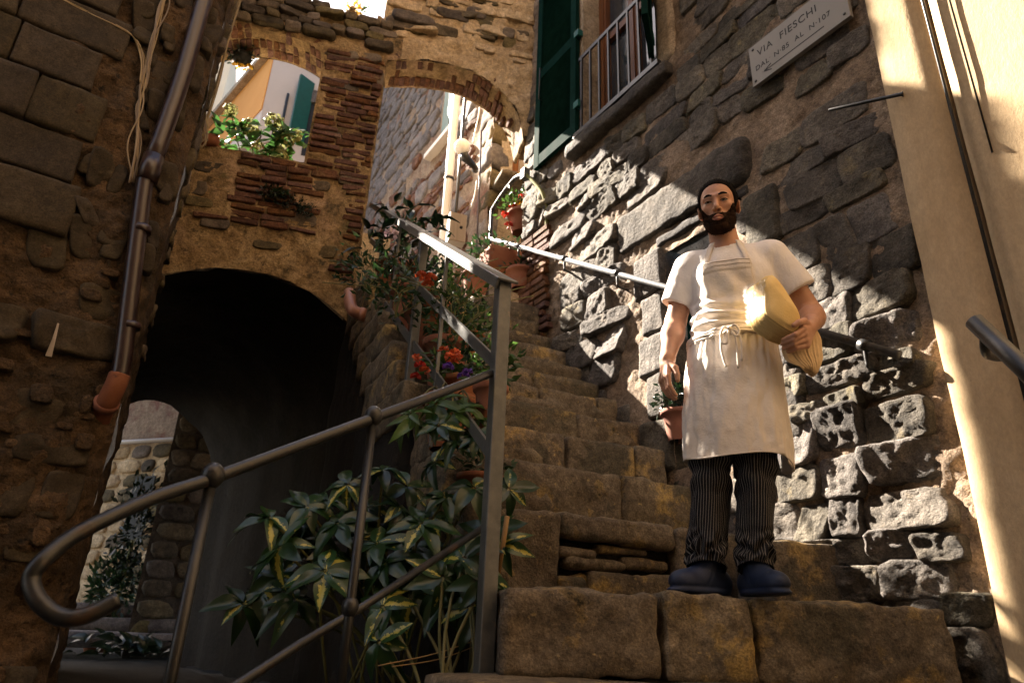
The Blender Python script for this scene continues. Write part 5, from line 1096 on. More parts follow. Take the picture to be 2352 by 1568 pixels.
def filmmat():
    m = bpy.data.materials.new('clear_plastic_film'); m.use_nodes = True; t = m.node_tree; Lk = t.links.new; out = t.nodes['Material Output']; t.nodes.remove(t.nodes['Principled BSDF'])
    tr = _n(t, 'ShaderNodeBsdfTransparent'); gl = _n(t, 'ShaderNodeBsdfGlossy'); gl.inputs['Roughness'].default_value = .12; gl.inputs['Color'].default_value = (.9, .9, .9, 1); ms = _n(t, 'ShaderNodeMixShader'); ms.inputs[0].default_value = .16
    tc = _n(t, 'ShaderNodeTexCoord'); n = _n(t, 'ShaderNodeTexNoise'); n.inputs['Scale'].default_value = 45; n.inputs['Detail'].default_value = 4; Lk(tc.outputs['Object'], n.inputs['Vector']); bp = _n(t, 'ShaderNodeBump'); bp.inputs['Strength'].default_value = 1; bp.inputs['Distance'].default_value = .02; Lk(n.outputs['Fac'], bp.inputs['Height']); Lk(bp.outputs[0], gl.inputs['Normal'])
    Lk(tr.outputs[0], ms.inputs[1]); Lk(gl.outputs[0], ms.inputs[2]); Lk(ms.outputs[0], out.inputs[0]); return m
M['film'] = filmmat()

# ---- distance fields
def smin(a, b, k):
    if k <= 0: return np.minimum(a, b)
    h = np.clip(.5 + .5 * (b - a) / k, 0, 1); return b + (a - b) * h - k * h * (1 - h)
def smax(a, b, k): return -smin(-a, -b, k)
def capf(a, b, ra, rb):
    a, b = np.asarray(a, float), np.asarray(b, float); ba = b - a; bb = ba @ ba
    def f(p):
        pa = p - a; t = np.clip(pa @ ba / bb, 0, 1); return np.linalg.norm(pa - t[:, None] * ba, axis=1) - (ra + (rb - ra) * t)
    return f, (a + b) / 2, np.linalg.norm(ba) / 2 + max(ra, rb)
def ellf(c, r, R=None):
    c, r = np.asarray(c, float), np.asarray(r, float)
    def f(p):
        q = p - c
        if R is not None: q = q @ R
        k0 = np.linalg.norm(q / r, axis=1); k1 = np.linalg.norm(q / (r * r), axis=1) + 1e-9; return k0 * (k0 - 1) / k1
    return f, c, r.max()
class Field:
    def __init__(s): s.ops = []; s.post = []
    def add(s, prim, k=.02, op='u'): s.ops.append((prim[0], np.asarray(prim[1]), prim[2], k, op)); return s
    def __call__(s, p, cen=None, br=None):
        d = np.full(len(p), .3)
        for f, c, r, k, op in s.ops:
            if cen is not None and np.linalg.norm(cen - c) - r - br > .05: continue
            if op == 'u': d = smin(d, f(p), k)
            else: d = smax(d, -f(p), k)
        for g in s.post: d = g(p, d)
        return d
def surf(field, lo, hi, h):
    """surface-net mesh of a field, evaluated only in blocks near the surface"""
    lo = np.asarray(lo, float); n = np.ceil((np.asarray(hi) - lo) / h / 12).astype(int) * 12; B = 12
    G = np.full(n + 1, .3, np.float32); ax = np.arange(B + 1)
    off = np.stack(np.meshgrid(ax, ax, ax, indexing='ij'), -1).reshape(-1, 3) * h; br = B * h * .87
    for i in range(0, n[0], B):
        for j in range(0, n[1], B):
            for k in range(0, n[2], B):
                o = lo + np.array([i, j, k]) * h; c = o + B * h / 2; d0 = field(c[None], c, br)[0]
                if abs(d0) > br * 1.25 + .012: G[i:i + B + 1, j:j + B + 1, k:k + B + 1] = np.sign(d0) * .3; continue
                G[i:i + B + 1, j:j + B + 1, k:k + B + 1] = field(off + o, c, br).reshape(B + 1, B + 1, B + 1)
    S = G < 0; a = S[:-1, :-1, :-1]; cnt = np.zeros(a.shape, np.int8)
    cs = [(x, y, z) for x in (0, 1) for y in (0, 1) for z in (0, 1)]
    sl = lambda A, x, y, z: A[x:A.shape[0] - 1 + x, y:A.shape[1] - 1 + y, z:A.shape[2] - 1 + z]
    for c in cs: cnt += sl(S, *c)
    cell = np.argwhere((cnt > 0) & (cnt < 8)); idx = -np.ones(a.shape, np.int64); idx[tuple(cell.T)] = np.arange(len(cell))
    acc = np.zeros((len(cell), 3)); w = np.zeros(len(cell))
    val = {c: G[cell[:, 0] + c[0], cell[:, 1] + c[1], cell[:, 2] + c[2]].astype(float) for c in cs}
    for c in cs:
        for q in range(3):
            if c[q]: continue
            e = list(c); e[q] = 1; e = tuple(e); v0, v1 = val[c], val[e]; m = (v0 < 0) != (v1 < 0); t = np.where(m, v0 / np.where(np.abs(v0 - v1) < 1e-12, 1, v0 - v1), 0)
            p = np.tile(np.array(c, float), (len(cell), 1)); p[:, q] += t; acc += np.where(m[:, None], p, 0); w += m
    V = lo + (cell + acc / w[:, None]) * h; F = []
    for q in range(3):
        r, s = (q + 1) % 3, (q + 2) % 3; sa = [slice(None)] * 3; sb = [slice(None)] * 3; sa[q] = slice(0, -1); sb[q] = slice(1, None)
        A0, A1 = S[tuple(sa)], S[tuple(sb)]; e = np.argwhere(A0 != A1); e = e[(e[:, r] > 0) & (e[:, s] > 0) & (e[:, r] < idx.shape[r]) & (e[:, s] < idx.shape[s]) & (e[:, q] < idx.shape[q])]
        fl = A0[tuple(e.T)]; o = []
        for dr, ds in ((1, 1), (0, 1), (0, 0), (1, 0)):
            g = e.copy(); g[:, r] -= dr; g[:, s] -= ds; o.append(idx[tuple(g.T)])
        f = np.stack(o, 1); f = f[(f >= 0).all(1)] if (f < 0).any() else f; fl = fl[:len(f)]
        F.append(np.where(fl[:, None], f, f[:, ::-1]))
    return V, np.concatenate(F)

MAN_S = .912; MAN_D = 2.70 * MAN_S; _r = ray(1665, 1352); MAZ = math.atan2(_r[0], _r[1])
man = thing('person', 'bearded man in white T-shirt, long apron and pinstripe trousers on the first step', 'person', [math.sin(MAZ) * MAN_D, math.cos(MAZ) * MAN_D, .149 * MAN_S]); man.scale = (MAN_S,) * 3
man.rotation_euler = (0, 0, -MAZ); SOLE = -.022

def rotm(y, p, r):
    cy, sy, cp, sp_, cr_, sr = math.cos(y), math.sin(y), math.cos(p), math.sin(p), math.cos(r), math.sin(r)
    return np.array([[cy, -sy, 0], [sy, cy, 0], [0, 0, 1]]) @ np.array([[1, 0, 0], [0, cp, -sp_], [0, sp_, cp]]) @ np.array([[cr_, 0, sr], [0, 1, 0], [-sr, 0, cr_]])
HR = rotm(rad(-7), rad(14), rad(-1.5)); HS = 1.03; HC = np.array([.092, -.05, 1.548])
def h2l(q): return HC + HS * (HR @ np.asarray(q, float))
def l2h(p): return ((np.asarray(p) - HC) @ HR) / HS
def headf():
    f = Field()
    f.add(ellf((0, .012, .043), (.074, .094, .081))); f.add(ellf((0, -.022, -.018), (.061, .066, .082)), .03); f.add(ellf((0, -.026, -.066), (.048, .052, .046)), .03)
    f.add(ellf((0, -.070, -.092), (.026, .020, .020)), .02)
    for s in (-1, 1):
        f.add(ellf((s * .042, -.058, -.012), (.021, .021, .016)), .02); f.add(capf((s * .012, -.085, .031), (s * .045, -.070, .030), .0095, .009), .014)
        f.add(capf((s * .041, -.03, -.064), (s * .024, -.062, -.088), .018, .014), .02)
    f.add(capf((0, -.083, .022), (0, -.1105, -.021), .0075, .0105), .012); f.add(ellf((0, -.109, -.026), (.0105, .0105, .0095)), .006)
    for s in (-1, 1): f.add(ellf((s * .0125, -.097, -.029), (.0085, .011, .0075)), .006)
    for s in (-1, 1): f.add(ellf((s * .031, -.097, .010), (.0165, .018, .0105)), .010, 's')
    for s in (-1, 1):
        lid = ellf((s * .031, -.0735, .0095), (.0155, .0148, .0146)); g = lid[0]
        up = (lambda p, g=g: np.maximum(g(p), (.0128 - p[:, 2]))); f.add((up, lid[1], lid[2]), .003)
        dn = (lambda p, g=g: np.maximum(g(p) + .0004, (p[:, 2] - .0052))); f.add((dn, lid[1], lid[2]), .003)
    f.add(ellf((0, -.084, -.058), (.030, .016, .020)), .014)
    f.add(capf((-.020, -.0905, -.0625), (0, -.1005, -.0585), .0045, .0055), .005); f.add(capf((.020, -.0905, -.0625), (0, -.1005, -.0585), .0045, .0055), .005)
    f.add(capf((-.018, -.090, -.0685), (.0, -.099, -.0710), .005, .0065), .005); f.add(capf((.018, -.090, -.0685), (.0, -.099, -.0710), .005, .0065), .005)
    f.add(capf((-.022, -.0965, -.0650), (.022, -.0965, -.0650), .0018, .0018), .003, 's')
    for s in (-1, 1): f.add(ellf((s * .006, -.107, -.0335), (.0038, .005, .004)), .002, 's')
    for s in (-1, 1):
        R = rotm(s * rad(28), 0, rad(s * 6)); f.add(ellf((s * .079, .016, .000), (.0085, .019, .031), R), .008); f.add(ellf((s * .0885, .010, .004), (.0055, .0105, .018), R), .005, 's')
    return f
HF = headf()
class HeadInBody:
    def __call__(s, p): return HF(l2h(p)) * HS
BODY = Field()
T = [ellf((.09, .01, .90), (.155, .10, .12)), ellf((.10, .0, 1.03), (.142, .100, .15)), ellf((.120, .0, 1.20), (.162, .106, .16)), capf((.0, .02, 1.315), (.255, .02, 1.325), .062, .062)]
for t_ in T: BODY.add(t_, .05)
BODY.add(capf((.118, .022, 1.32), (.096, -.012, 1.49), .066, .056), .03)
SHR, ELR, WRR = (-.045, .022, 1.315), (-.121, .045, 1.075), (-.157, -.045, .872)
SHL, ELL, WRL = (.292, .022, 1.325), (.424, .085, 1.078), (.392, -.098, .962)
BODY.add(capf(SHR, ELR, .056, .043), .03); BODY.add(capf(ELR, np.array(ELR) * .62 + np.array(WRR) * .38, .041, .047), .02); BODY.add(capf(np.array(ELR) * .7 + np.array(WRR) * .3, WRR, .046, .029), .02)
BODY.add(capf(SHL, ELL, .058, .046), .03); BODY.add(capf(ELL, np.array(ELL) * .6 + np.array(WRL) * .4, .043, .050), .02); BODY.add(capf(np.array(ELL) * .65 + np.array(WRL) * .35, WRL, .048, .031), .02)
for hp, kn, an in (((.03, .01, .86), (-.012, .0, .47), (-.055, .02, .08)), ((.16, .01, .86), (.136, .0, .47), (.106, .02, .08))): BODY.add(capf(hp, kn, .075, .052), .03); BODY.add(capf(kn, an, .05, .034), .02)
def finger(pts, r0, r1):
    for i in range(len(pts) - 1): BODY.add(capf(pts[i], pts[i + 1], r0 + (r1 - r0) * i / (len(pts) - 1), r0 + (r1 - r0) * (i + 1) / (len(pts) - 1)), .0035)
def norm(v): v = np.asarray(v, float); return v / np.linalg.norm(v)
# right hand hanging, thumb forward, fingers half curled
Wr = np.array(WRR); dn = norm((-.16, -.20, -1)); bk = norm((-.80, -.50, .1)); bk = norm(bk - dn * (bk @ dn)); li = np.cross(dn, bk); li = li if li[1] > 0 else -li
K = Wr + dn * .092
BODY.add(capf(Wr, Wr + dn * .03, .028, .026), .015)
for i in range(4): BODY.add(capf(Wr + dn * .03 + li * (i - 1.5) * .012, K + li * (i - 1.5) * .0195, .0155, .0115), .010)
for i, ls_ in enumerate((.94, 1.03, .98, .80)):
    p0 = K + li * (i - 1.5) * .0205; curl = (.30, .42, .5, .55)[i]; d1 = norm(dn - bk * curl); d2 = norm(dn - bk * (curl + .55)); d3 = norm(dn - bk * (curl + .95))
    finger([p0, p0 + d1 * .043 * ls_, p0 + d1 * .043 * ls_ + d2 * .027 * ls_, p0 + d1 * .043 * ls_ + d2 * .027 * ls_ + d3 * .022 * ls_], .0098, .0074)
t0 = Wr + dn * .028 - li * .018; t1 = t0 + norm(dn * .75 - li * .75 - bk * .45) * .042; t2 = t1 + norm(dn * .95 - li * .25 - bk * .3) * .034; finger([t0, t1, t2, t2 + norm(dn - bk * .2) * .025], .0155, .0092)
# left hand gripping the paper bundle
Wl = np.array(WRL); BODY.add(capf(Wl, (.372, -.130, .925), .030, .026), .015)
kn = [np.array(q) for q in ((.348, -.192, .902), (.350, -.186, .882), (.352, -.178, .862), (.354, -.168, .843))]
for i, q in enumerate(kn): BODY.add(capf((.374 + .001 * i, -.132 + .004 * i, .930 - .006 * i), q, .0165, .0125), .010)
for i, q in enumerate(kn):
    ln = (.95, 1.02, .98, .82)[i]; tp = [np.array(v) for v in ((.312, -.222, .868), (.306, -.214, .852), (.306, -.204, .838), (.314, -.190, .828))][i]
    e_ = np.array(((.272, -.205, .858), (.268, -.195, .846), (.272, -.182, .834), (.288, -.170, .824))[i]); finger([q, tp, tp * .45 + e_ * .55, e_], .0105, .0082)
finger([np.array((.372, -.135, .938)), np.array((.352, -.190, .932)), np.array((.330, -.222, .915)), np.array((.312, -.228, .903))], .0155, .0100)
hf = HeadInBody(); BODY.add((hf, HC, .17), .022)
V, F = surf(BODY, (-.30, -.30, -.0), (.54, .20, 1.75), .0036); mk('body', V, F, M['skin'], man, local=True)

# hair and beard
def beard_post(p):
    d = HF(p); a = np.abs(p[:, 0]); z = p[:, 2]; y = p[:, 1]
    zl = -.0440 + np.clip((a - .024) / .040, 0, 1) ** 2.2 * .046 - np.exp(-(a / .008) ** 2) * .002
    th = (.0026 + .0052 * np.clip((-.078 - z) / .03, 0, 1)) * np.clip((zl - z) / .018, .25, 1) + .0014 * fbm(p, 260, 2, 3)
    out = np.maximum(d - th, (z - zl) * .8); lip = 1 - np.sqrt((p[:, 0] / .0245) ** 2 + ((z + .0655) / .0105) ** 2); out = np.maximum(out, np.where(y < -.075, lip * .012, -1))
    nosee = np.where(y < -.100, -(z + .040), -1); out = np.maximum(out, nosee); ear = 1 - np.sqrt(((a - .080) / .020) ** 2 + ((y - .016) / .027) ** 2 + ((z - .0) / .036) ** 2); out = np.maximum(out, ear * .02)
    return np.maximum(np.maximum(out, (y - .012) * .8), -(z + .128) - (y + .09) * .25)
class Bf:
    def __call__(s, p, c=None, b=None): return beard_post(p)
V, F = surf(Bf(), (-.085, -.125, -.14), (.085, .03, .03), .0021); beardV, beardF = V, F; mk('beard', np.array([h2l(v) for v in V]), F, M['beard'], man, local=True)
def hair_post(p):
    d = HF(p); a = np.abs(p[:, 0]); y = p[:, 1]; z = p[:, 2]
    zl = np.interp(y, [-.12, -.092, -.072, -.050, -.036, -.026, -.012, .004, .03, .06, .11], [.108, .106, .098, .080, .050, -.012, -.014, .030, -.02, -.055, -.06])
    return np.maximum(np.maximum(d - .0068 * np.clip((z - zl) / .022 + .25, .1, 1) - .0016 * fbm(p, 260, 2, 5), (zl - z) * .7 + .0022 * fbm(p, 170, 2, 6)), (1 - np.sqrt(((a - .082) / .018) ** 2 + ((y - .016) / .025) ** 2 + ((z - .0) / .034) ** 2)) * .02)
class Hf:
    def __call__(s, p, c=None, b=None): return hair_post(p)
V, F = surf(Hf(), (-.10, -.115, -.08), (.10, .13, .15), .0026); hairV, hairF = V, F; mk('hair', np.array([h2l(v) for v in V]), F, M['hair'], man, local=True)
def strands(name, V, F, n, ln, comb, mat, seed, wd=.0011):
    # short single hairs rooted on a hair surface (head space), a few thousand slivers in one mesh
    q = np.random.default_rng(seed); F = np.asarray(F); N = np.zeros_like(V); fn = np.cross(V[F[:, 1]] - V[F[:, 0]], V[F[:, 2]] - V[F[:, 0]])
    for c in range(4): np.add.at(N, F[:, c], fn)
    N /= np.linalg.norm(N, axis=1)[:, None] + 1e-12; i = q.integers(len(V), size=n); p, nn = V[i], N[i]; ok = np.einsum('ij,ij->i', nn, p - np.array([0, .01, .0])) > 0; p, nn = p[ok], nn[ok]
    d = nn * .75 + np.asarray(comb) + q.normal(size=p.shape) * .35; d /= np.linalg.norm(d, axis=1)[:, None]; s = np.cross(d, q.normal(size=p.shape)); s /= np.linalg.norm(s, axis=1)[:, None]; l = (ln * q.uniform(.5, 1.2, len(p)))[:, None]
    a = np.stack([p - s * wd - nn * .001, p + s * wd - nn * .001, p + d * l], 1).reshape(-1, 3); a = np.array([h2l(v) for v in a]); return mk(name, a, np.arange(len(a)).reshape(-1, 3).tolist(), mat, man, local=True, smooth=False, kind='stuff')
strands('beard_hairs', beardV, beardF, 4600, .0062, (0, -.15, -.75), M['beard'], 1); strands('scalp_hairs', hairV, hairF, 5200, .0052, (0, -.1, .1), M['hair'], 2, .0009)
for s in (-1, 1):
    m = MB(); Vb, Fb = tube(smooth_path([h2l((s * .013, -.0935, .0325)), h2l((s * .026, -.0905, .0375)), h2l((s * .040, -.080, .0375)), h2l((s * .050, -.069, .0315))], 5), [.0040] * 4 + [.0050] * 5 + [.0044] * 4 + [.0024] * 3, 8); m.add(Vb, Fb); m.build('eyebrow', M['hair'], man, local=True)
    c = h2l((s * .031, -.0735, .0098)); e = mk('eye', *sphere(c, .0138, 16, 12), M['eye'], man, local=True)
    lk = norm(np.array([-.18 - .0 * s, -1, -.12])); mk('iris', *sphere(c + lk * .0090, .0068, 14, 10), M['iris'], e, local=True)
    m = MB(); m.add(*tube(smooth_path([h2l((s * .0165, -.0845, .0090)), h2l((s * .024, -.0880, .0124)), h2l((s * .032, -.0893, .0134)), h2l((s * .0395, -.0860, .0122)), h2l((s * .046, -.0795, .0085))], 4), .0013, 6)); m.build('eyelash', M['hair'], man, local=True)
m = MB(); m.add(*tube(smooth_path([h2l((-.019, -.0935, -.0625)), h2l((-.008, -.1015, -.0588)), h2l((0, -.1028, -.0600)), h2l((.008, -.1015, -.0588)), h2l((.019, -.0935, -.0625))], 4), [.0022] + [.0042] * 15 + [.0022], 8)); m.add(*tube(smooth_path([h2l((-.017, -.093, -.0690)), h2l((0, -.1015, -.0722)), h2l((.017, -.093, -.0690))], 5), [.0022] + [.0052] * 9 + [.0022], 8)); m.build('lips', M['lip'], man, local=True)

# T-shirt
SH = Field()
for t_, g in zip(T, ((.165, .112, .13), (.155, .112, .16), (.170, .116, .165), None)):
    SH.add(ellf(t_[1], g) if g else capf((.0, .02, 1.318), (.255, .02, 1.328), .070, .070), .05)
def sleeve(a, b, cut, ra, rb):
    a, b, c = np.array(a), np.array(b), np.array(cut); f, cc, r = capf(a, b, ra, rb); ax = norm(b - a)
    return (lambda p: smax(f(p), (p - c) @ ax, .006)), cc, r
SH.add(sleeve(SHR, (-.133, .04, 1.10), (-.118, .035, 1.150), .066, .068), .03); SH.add(sleeve(SHL, (.408, .06, 1.12), (.381, .045, 1.178), .068, .072), .03)
SH.add(capf((.118, .022, 1.32), (.104, .0, 1.42), .076, .066), .03)
def sh_post(p, d):
    x, y, z = p[:, 0], p[:, 1], p[:, 2]
    w = fbm(p, 7, 2, 41) * 2.5; waist = np.exp(-((z - 1.02) / .07) ** 2); d = d + waist * .0065 * np.sin(z * 120 + x * 9 + w * 1.6)
    for ax_, sg in ((-.05, 1), (.285, -1)): r = np.hypot(x - ax_, z - 1.25); d = d + .0 * np.exp(-((r - .09) / .07) ** 2) * np.sin(np.arctan2(z - 1.25, (x - ax_) * sg) * 11 + w) * (y < .05)
    d = d - .010 * fbm(p * [1, 1, .6], 9, 3, 44) - .004 * np.abs(fbm(p * [1, 1, .45], 19, 2, 45))
    nk = np.hypot(x - .106, y - .004) - .070; d = smax(d, -np.maximum(nk, (1.372 + .42 * y) - z), .006)
    return np.maximum(d, .86 - z)
SH.post.append(sh_post)
for a, b, r in ((ELR, SHR, .052), (ELL, SHL, .055)):
    a_, b_ = np.array(a), np.array(b); q = capf(a_, a_ * .35 + b_ * .65, r - .002, r + .004)
    SH.post.append(lambda p, d, q=q: smax(d, -q[0](p), .003))
V, F = surf(SH, (-.24, -.17, .84), (.50, .19, 1.46), .0042); mk('t_shirt', V, F, M['cotton'], man, local=True)
V, F = tube([(.106 + .0695 * math.cos(t), .004 + .0695 * math.sin(t), 1.374 + .42 * (.004 + .0695 * math.sin(t))) for t in np.linspace(0, 2 * math.pi, 41)], .005, 8, cap=False); mk('collar', V, F, M['cotton'], man, local=True)

# apron
def front(x, z, pad):
    P = np.stack([x, np.full_like(x, -.32), z], 1)
    for _ in range(40): P[:, 1] += np.clip(SH(P) - pad, -.02, .05) * .8
    return P[:, 1]
def cloth(name, V, nu, nv, mat, thick=.003, parent=None):
    I = np.arange(nu * nv).reshape(nv, nu); F = np.stack([I[:-1, :-1], I[:-1, 1:], I[1:, 1:], I[1:, :-1]], -1).reshape(-1, 4)
    o = mk(name, V, F, mat, parent or man, local=True); md = o.modifiers.new('thickness', 'SOLIDIFY'); md.thickness = thick; md.offset = -1; return o
nu, nv = 46, 70; S_, T_ = np.meshgrid(np.linspace(-1, 1, nu), np.linspace(0, 1, nv)); S_ = S_.ravel(); T_ = T_.ravel()
zz = .925 + T_ * (1.262 - .925); hw_ = np.interp(T_, [0, .18, .45, .8, 1], [.165, .155, .120, .098, .094]); cx = np.interp(T_, [0, 1], [.098, .100]); xx = cx + S_ * hw_
yy = front(xx, zz, .007)
ed = 1 - S_ ** 4; P_ = np.stack([xx, yy, zz], 1); wv = fbm(P_, 6, 2, 91)
bun = np.exp(-((zz - 1.0) / .062) ** 2); yy = yy - ed * bun * (.014 + .012 * np.sin(zz * 135 + S_ * 1.6 + wv * 4)) - ed * .006 * np.sin((zz * 28 + S_ * 5 + wv * 3)) * np.exp(-((zz - 1.14) / .08) ** 2) - .004 * wv * ed
yy = yy - .004 * (T_ > .86)
ap = cloth('apron', np.stack([xx, yy, zz], 1), nu, nv, M['apron'])
m = MB()
for zq in (1.2565, 1.236): xq = np.linspace(.008, .192, 26); m.add(*tube(np.stack([xq, front(xq, np.full(26, zq), .0125) - .0006, np.full(26, zq)], 1), .0011, 5))
m.build('bib_stitching', M['jamb'], ap, local=True)
# skirt
nu, nv = 110, 60; TH, T_ = np.meshgrid(np.linspace(-2.15, 2.15, nu), np.linspace(0, 1, nv)); TH = TH.ravel(); T_ = T_.ravel()
cx = np.interp(T_, [0, 1], [.100, .078]); rx = np.interp(T_, [0, .25, 1], [.168, .182, .197]); ry = np.interp(T_, [0, .3, 1], [.120, .140, .150])
ztop_, zb_ = .955, .452 - .030 * np.clip(TH - .9, 0, 1) + .008 * np.sin(TH * 3); zz = ztop_ + T_ * (zb_ - ztop_)
q = np.stack([np.cos(TH), np.sin(TH), T_ * .6], 1); fo = fbm(q, 2.6, 2, 17) * .020 * T_ ** .8 + .006 * np.sin(TH * 7 + T_ * 3 + 2 * fbm(q, 3, 2, 5)) * T_ - .007 * np.abs(fbm(q * [1, 1, 2.2], 4.5, 2, 29)) + .004 * fbm(q, 14, 2, 31) + .006 * np.exp(-T_ / .12) * np.sin(TH * 34 + 2 * fbm(q, 5, 2, 4))
ex2 = .85; sx = np.sign(np.sin(TH)) * np.abs(np.sin(TH)) ** ex2
xx = cx + (rx + fo) * sx; yy = .005 - (ry + fo) * np.cos(TH)
sk = cloth('apron_skirt', np.stack([xx, yy, zz], 1)[::1], nu, nv, M['apron'], parent=ap)
m = MB()
for dz, r, sd_ in ((.0, .0062, 0), (-.011, .0055, 1), (.010, .0055, 2)):
    m.add(*tube([(.100 + (.176) * math.sin(t), .004 - .133 * math.cos(t) - .012 * (abs(t) < .5), .945 + dz + .010 * math.sin(t) + .003 * math.sin(5 * t + sd_)) for t in np.linspace(-2.3, 2.3, 60)], r, 8))
b0 = np.array([.088, -.152, .940])
for pts, r in (([(0, 0, 0), (-.028, -.006, -.028), (-.036, -.006, -.075), (-.030, -.004, -.125), (-.022, -.003, -.155)], .0048), ([(0, 0, 0), (.018, -.008, -.03), (.022, -.006, -.08), (.020, -.003, -.165)], .0042), ([(0, 0, 0), (.030, -.008, -.02), (.040, -.006, -.07), (.036, -.003, -.135)], .0042),
               ([(0, 0, 0), (-.02, -.010, .004), (-.034, -.010, -.03), (-.028, -.010, -.062), (-.012, -.010, -.058), (-.006, -.008, -.02), (0, 0, 0)], .0046), ([(0, 0, 0), (.02, -.010, .012), (.036, -.010, -.012), (.026, -.010, -.036), (.008, -.008, -.02)], .0046)):
    m.add(*tube(smooth_path([b0 + np.array(q) for q in pts], 6), r, 8))
m.add(*sphere(b0 + [0, -.006, 0], .010, 10, 8)); m.build('apron_tie', M['apron'], ap, local=True)
for s, top_ in ((-1, .052), (1, .158)):
    n = 24; x0, x1 = .100 + s * .088, top_; zq = np.linspace(1.235, 1.385, n); xq = np.linspace(x0, x1, n); wd_ = .011; Vs = []
    for e in (-wd_, -wd_ * .3, wd_ * .3, wd_):
        xe = xq + e; ye = front(xe, zq, .004); Vs.append(np.stack([xe, ye, zq], 1))
    Vs = np.concatenate(Vs); st_o = mk('apron_strap', Vs, [(k * n + i, k * n + i + 1, (k + 1) * n + i + 1, (k + 1) * n + i) for k in range(3) for i in range(n - 1)], M['apron'], ap, local=True); md = st_o.modifiers.new('thickness', 'SOLIDIFY'); md.thickness = .003
# hem and bib seams
m = MB(); zh = .957 + .94 * (zb_[:nu] * 0 + (zb_[-nu:] - .957)); th_ = TH[-nu:]; 
m.add(*tube([(.079 + .1975 * np.sign(math.sin(t)) * abs(math.sin(t)) ** .85, .005 - .1505 * math.cos(t) + 0, z_) for t, z_ in zip(th_, zb_[-nu:] + .002)], .0028, 6)); m.build('hem', M['apron'], ap, local=True)

# trousers
def leg(cs, seed, name):
    nu, nv = 90, 150; A_, T_ = np.meshgrid(np.linspace(0, 2 * math.pi, nu), np.linspace(0, 1, nv)); A_ = A_.ravel(); T_ = T_.ravel(); zz = .66 + T_ * (.066 - .66)
    zs = [c[0] for c in cs][::-1]; cx = np.interp(zz, zs, [c[1] for c in cs][::-1]); cy = np.interp(zz, zs, [c[2] for c in cs][::-1]); r = np.interp(zz, zs, [c[3] for c in cs][::-1])
    q = np.stack([np.cos(A_), np.sin(A_), zz * 5], 1); w = fbm(q, 1.6, 3, seed)
    fold = .012 * np.exp(-((zz - .125) / .06) ** 2) * np.sin(zz * 80 + 2.6 * np.cos(A_ + seed) + 9 * w) + .008 * np.exp(-((zz - .40) / .07) ** 2) * np.sin(zz * 60 + 2 * np.sin(A_) + 4 * w) + .012 * w * .8 + .005 * np.sin(A_ * 3 + zz * 14 + seed)
    x = cx + (r + fold) * np.cos(A_) * (1 + .0 * A_); y = cy + (r * 1.06 + fold) * np.sin(A_); zz2 = zz - .026 * np.exp(-((zz - .06) / .05) ** 2) * np.sin(A_) 
    uv = np.stack([A_ / (2 * math.pi) * 47 + .28 * w, T_], 1); V = np.stack([x, y, zz2], 1); I = np.arange(nu * nv).reshape(nv, nu); F = np.stack([I[:-1, :-1], I[1:, :-1], I[1:, 1:], I[:-1, 1:]], -1).reshape(-1, 4)
    o = mk(name, V, F, M['stripe'], man, local=True, uv=uv); md = o.modifiers.new('thickness', 'SOLIDIFY'); md.thickness = .003; md.offset = -1; return o
leg([(.66, .012, .0, .094), (.48, -.016, -.005, .080), (.31, -.030, .0, .072), (.12, -.052, .012, .067), (.012, -.058, .016, .072)], 3, 'trouser_leg')
leg([(.66, .150, .0, .094), (.48, .142, -.005, .078), (.31, .132, .0, .070), (.12, .112, .012, .064), (.012, .106, .016, .068)], 8, 'trouser_leg')
# clogs
def clog(an, dv):
    dv = norm(dv); sv = np.array([-dv[1], dv[0], 0]); R = np.array([dv, sv, [0, 0, 1.0]]).T; c = np.array([an[0], an[1], SOLE]); f = Field()
    f.add(ellf((.105, .0, .040), (.068, .046, .043))); f.add(ellf((.03, 0, .038), (.085, .041, .056)), .03); f.add(ellf((-.055, 0, .040), (.046, .037, .055)), .03); f.add(capf((.025, 0, .07), (.0, 0, .115), .044, .046), .03)
    f.add(ellf((.05, 0, .010), (.136, .048, .018)), .012)
    f.post.append(lambda p, d: smax(d, -p[:, 2], .006) + .0022 * np.exp(-((p[:, 2] - .024) / .004) ** 2) + .0018 * np.exp(-((p[:, 0] - .055 + p[:, 2] * .5) / .004) ** 2) * (p[:, 2] > .03))
    V, F = surf(f, (-.13, -.075, -.006), (.21, .075, .17), .004); return mk('clog', c + V @ R.T, F, M['clog'], man, local=True)
clog((-.055, .02), (-.74, -.67, 0)); clog((.110, .02), (.50, -.86, 0))

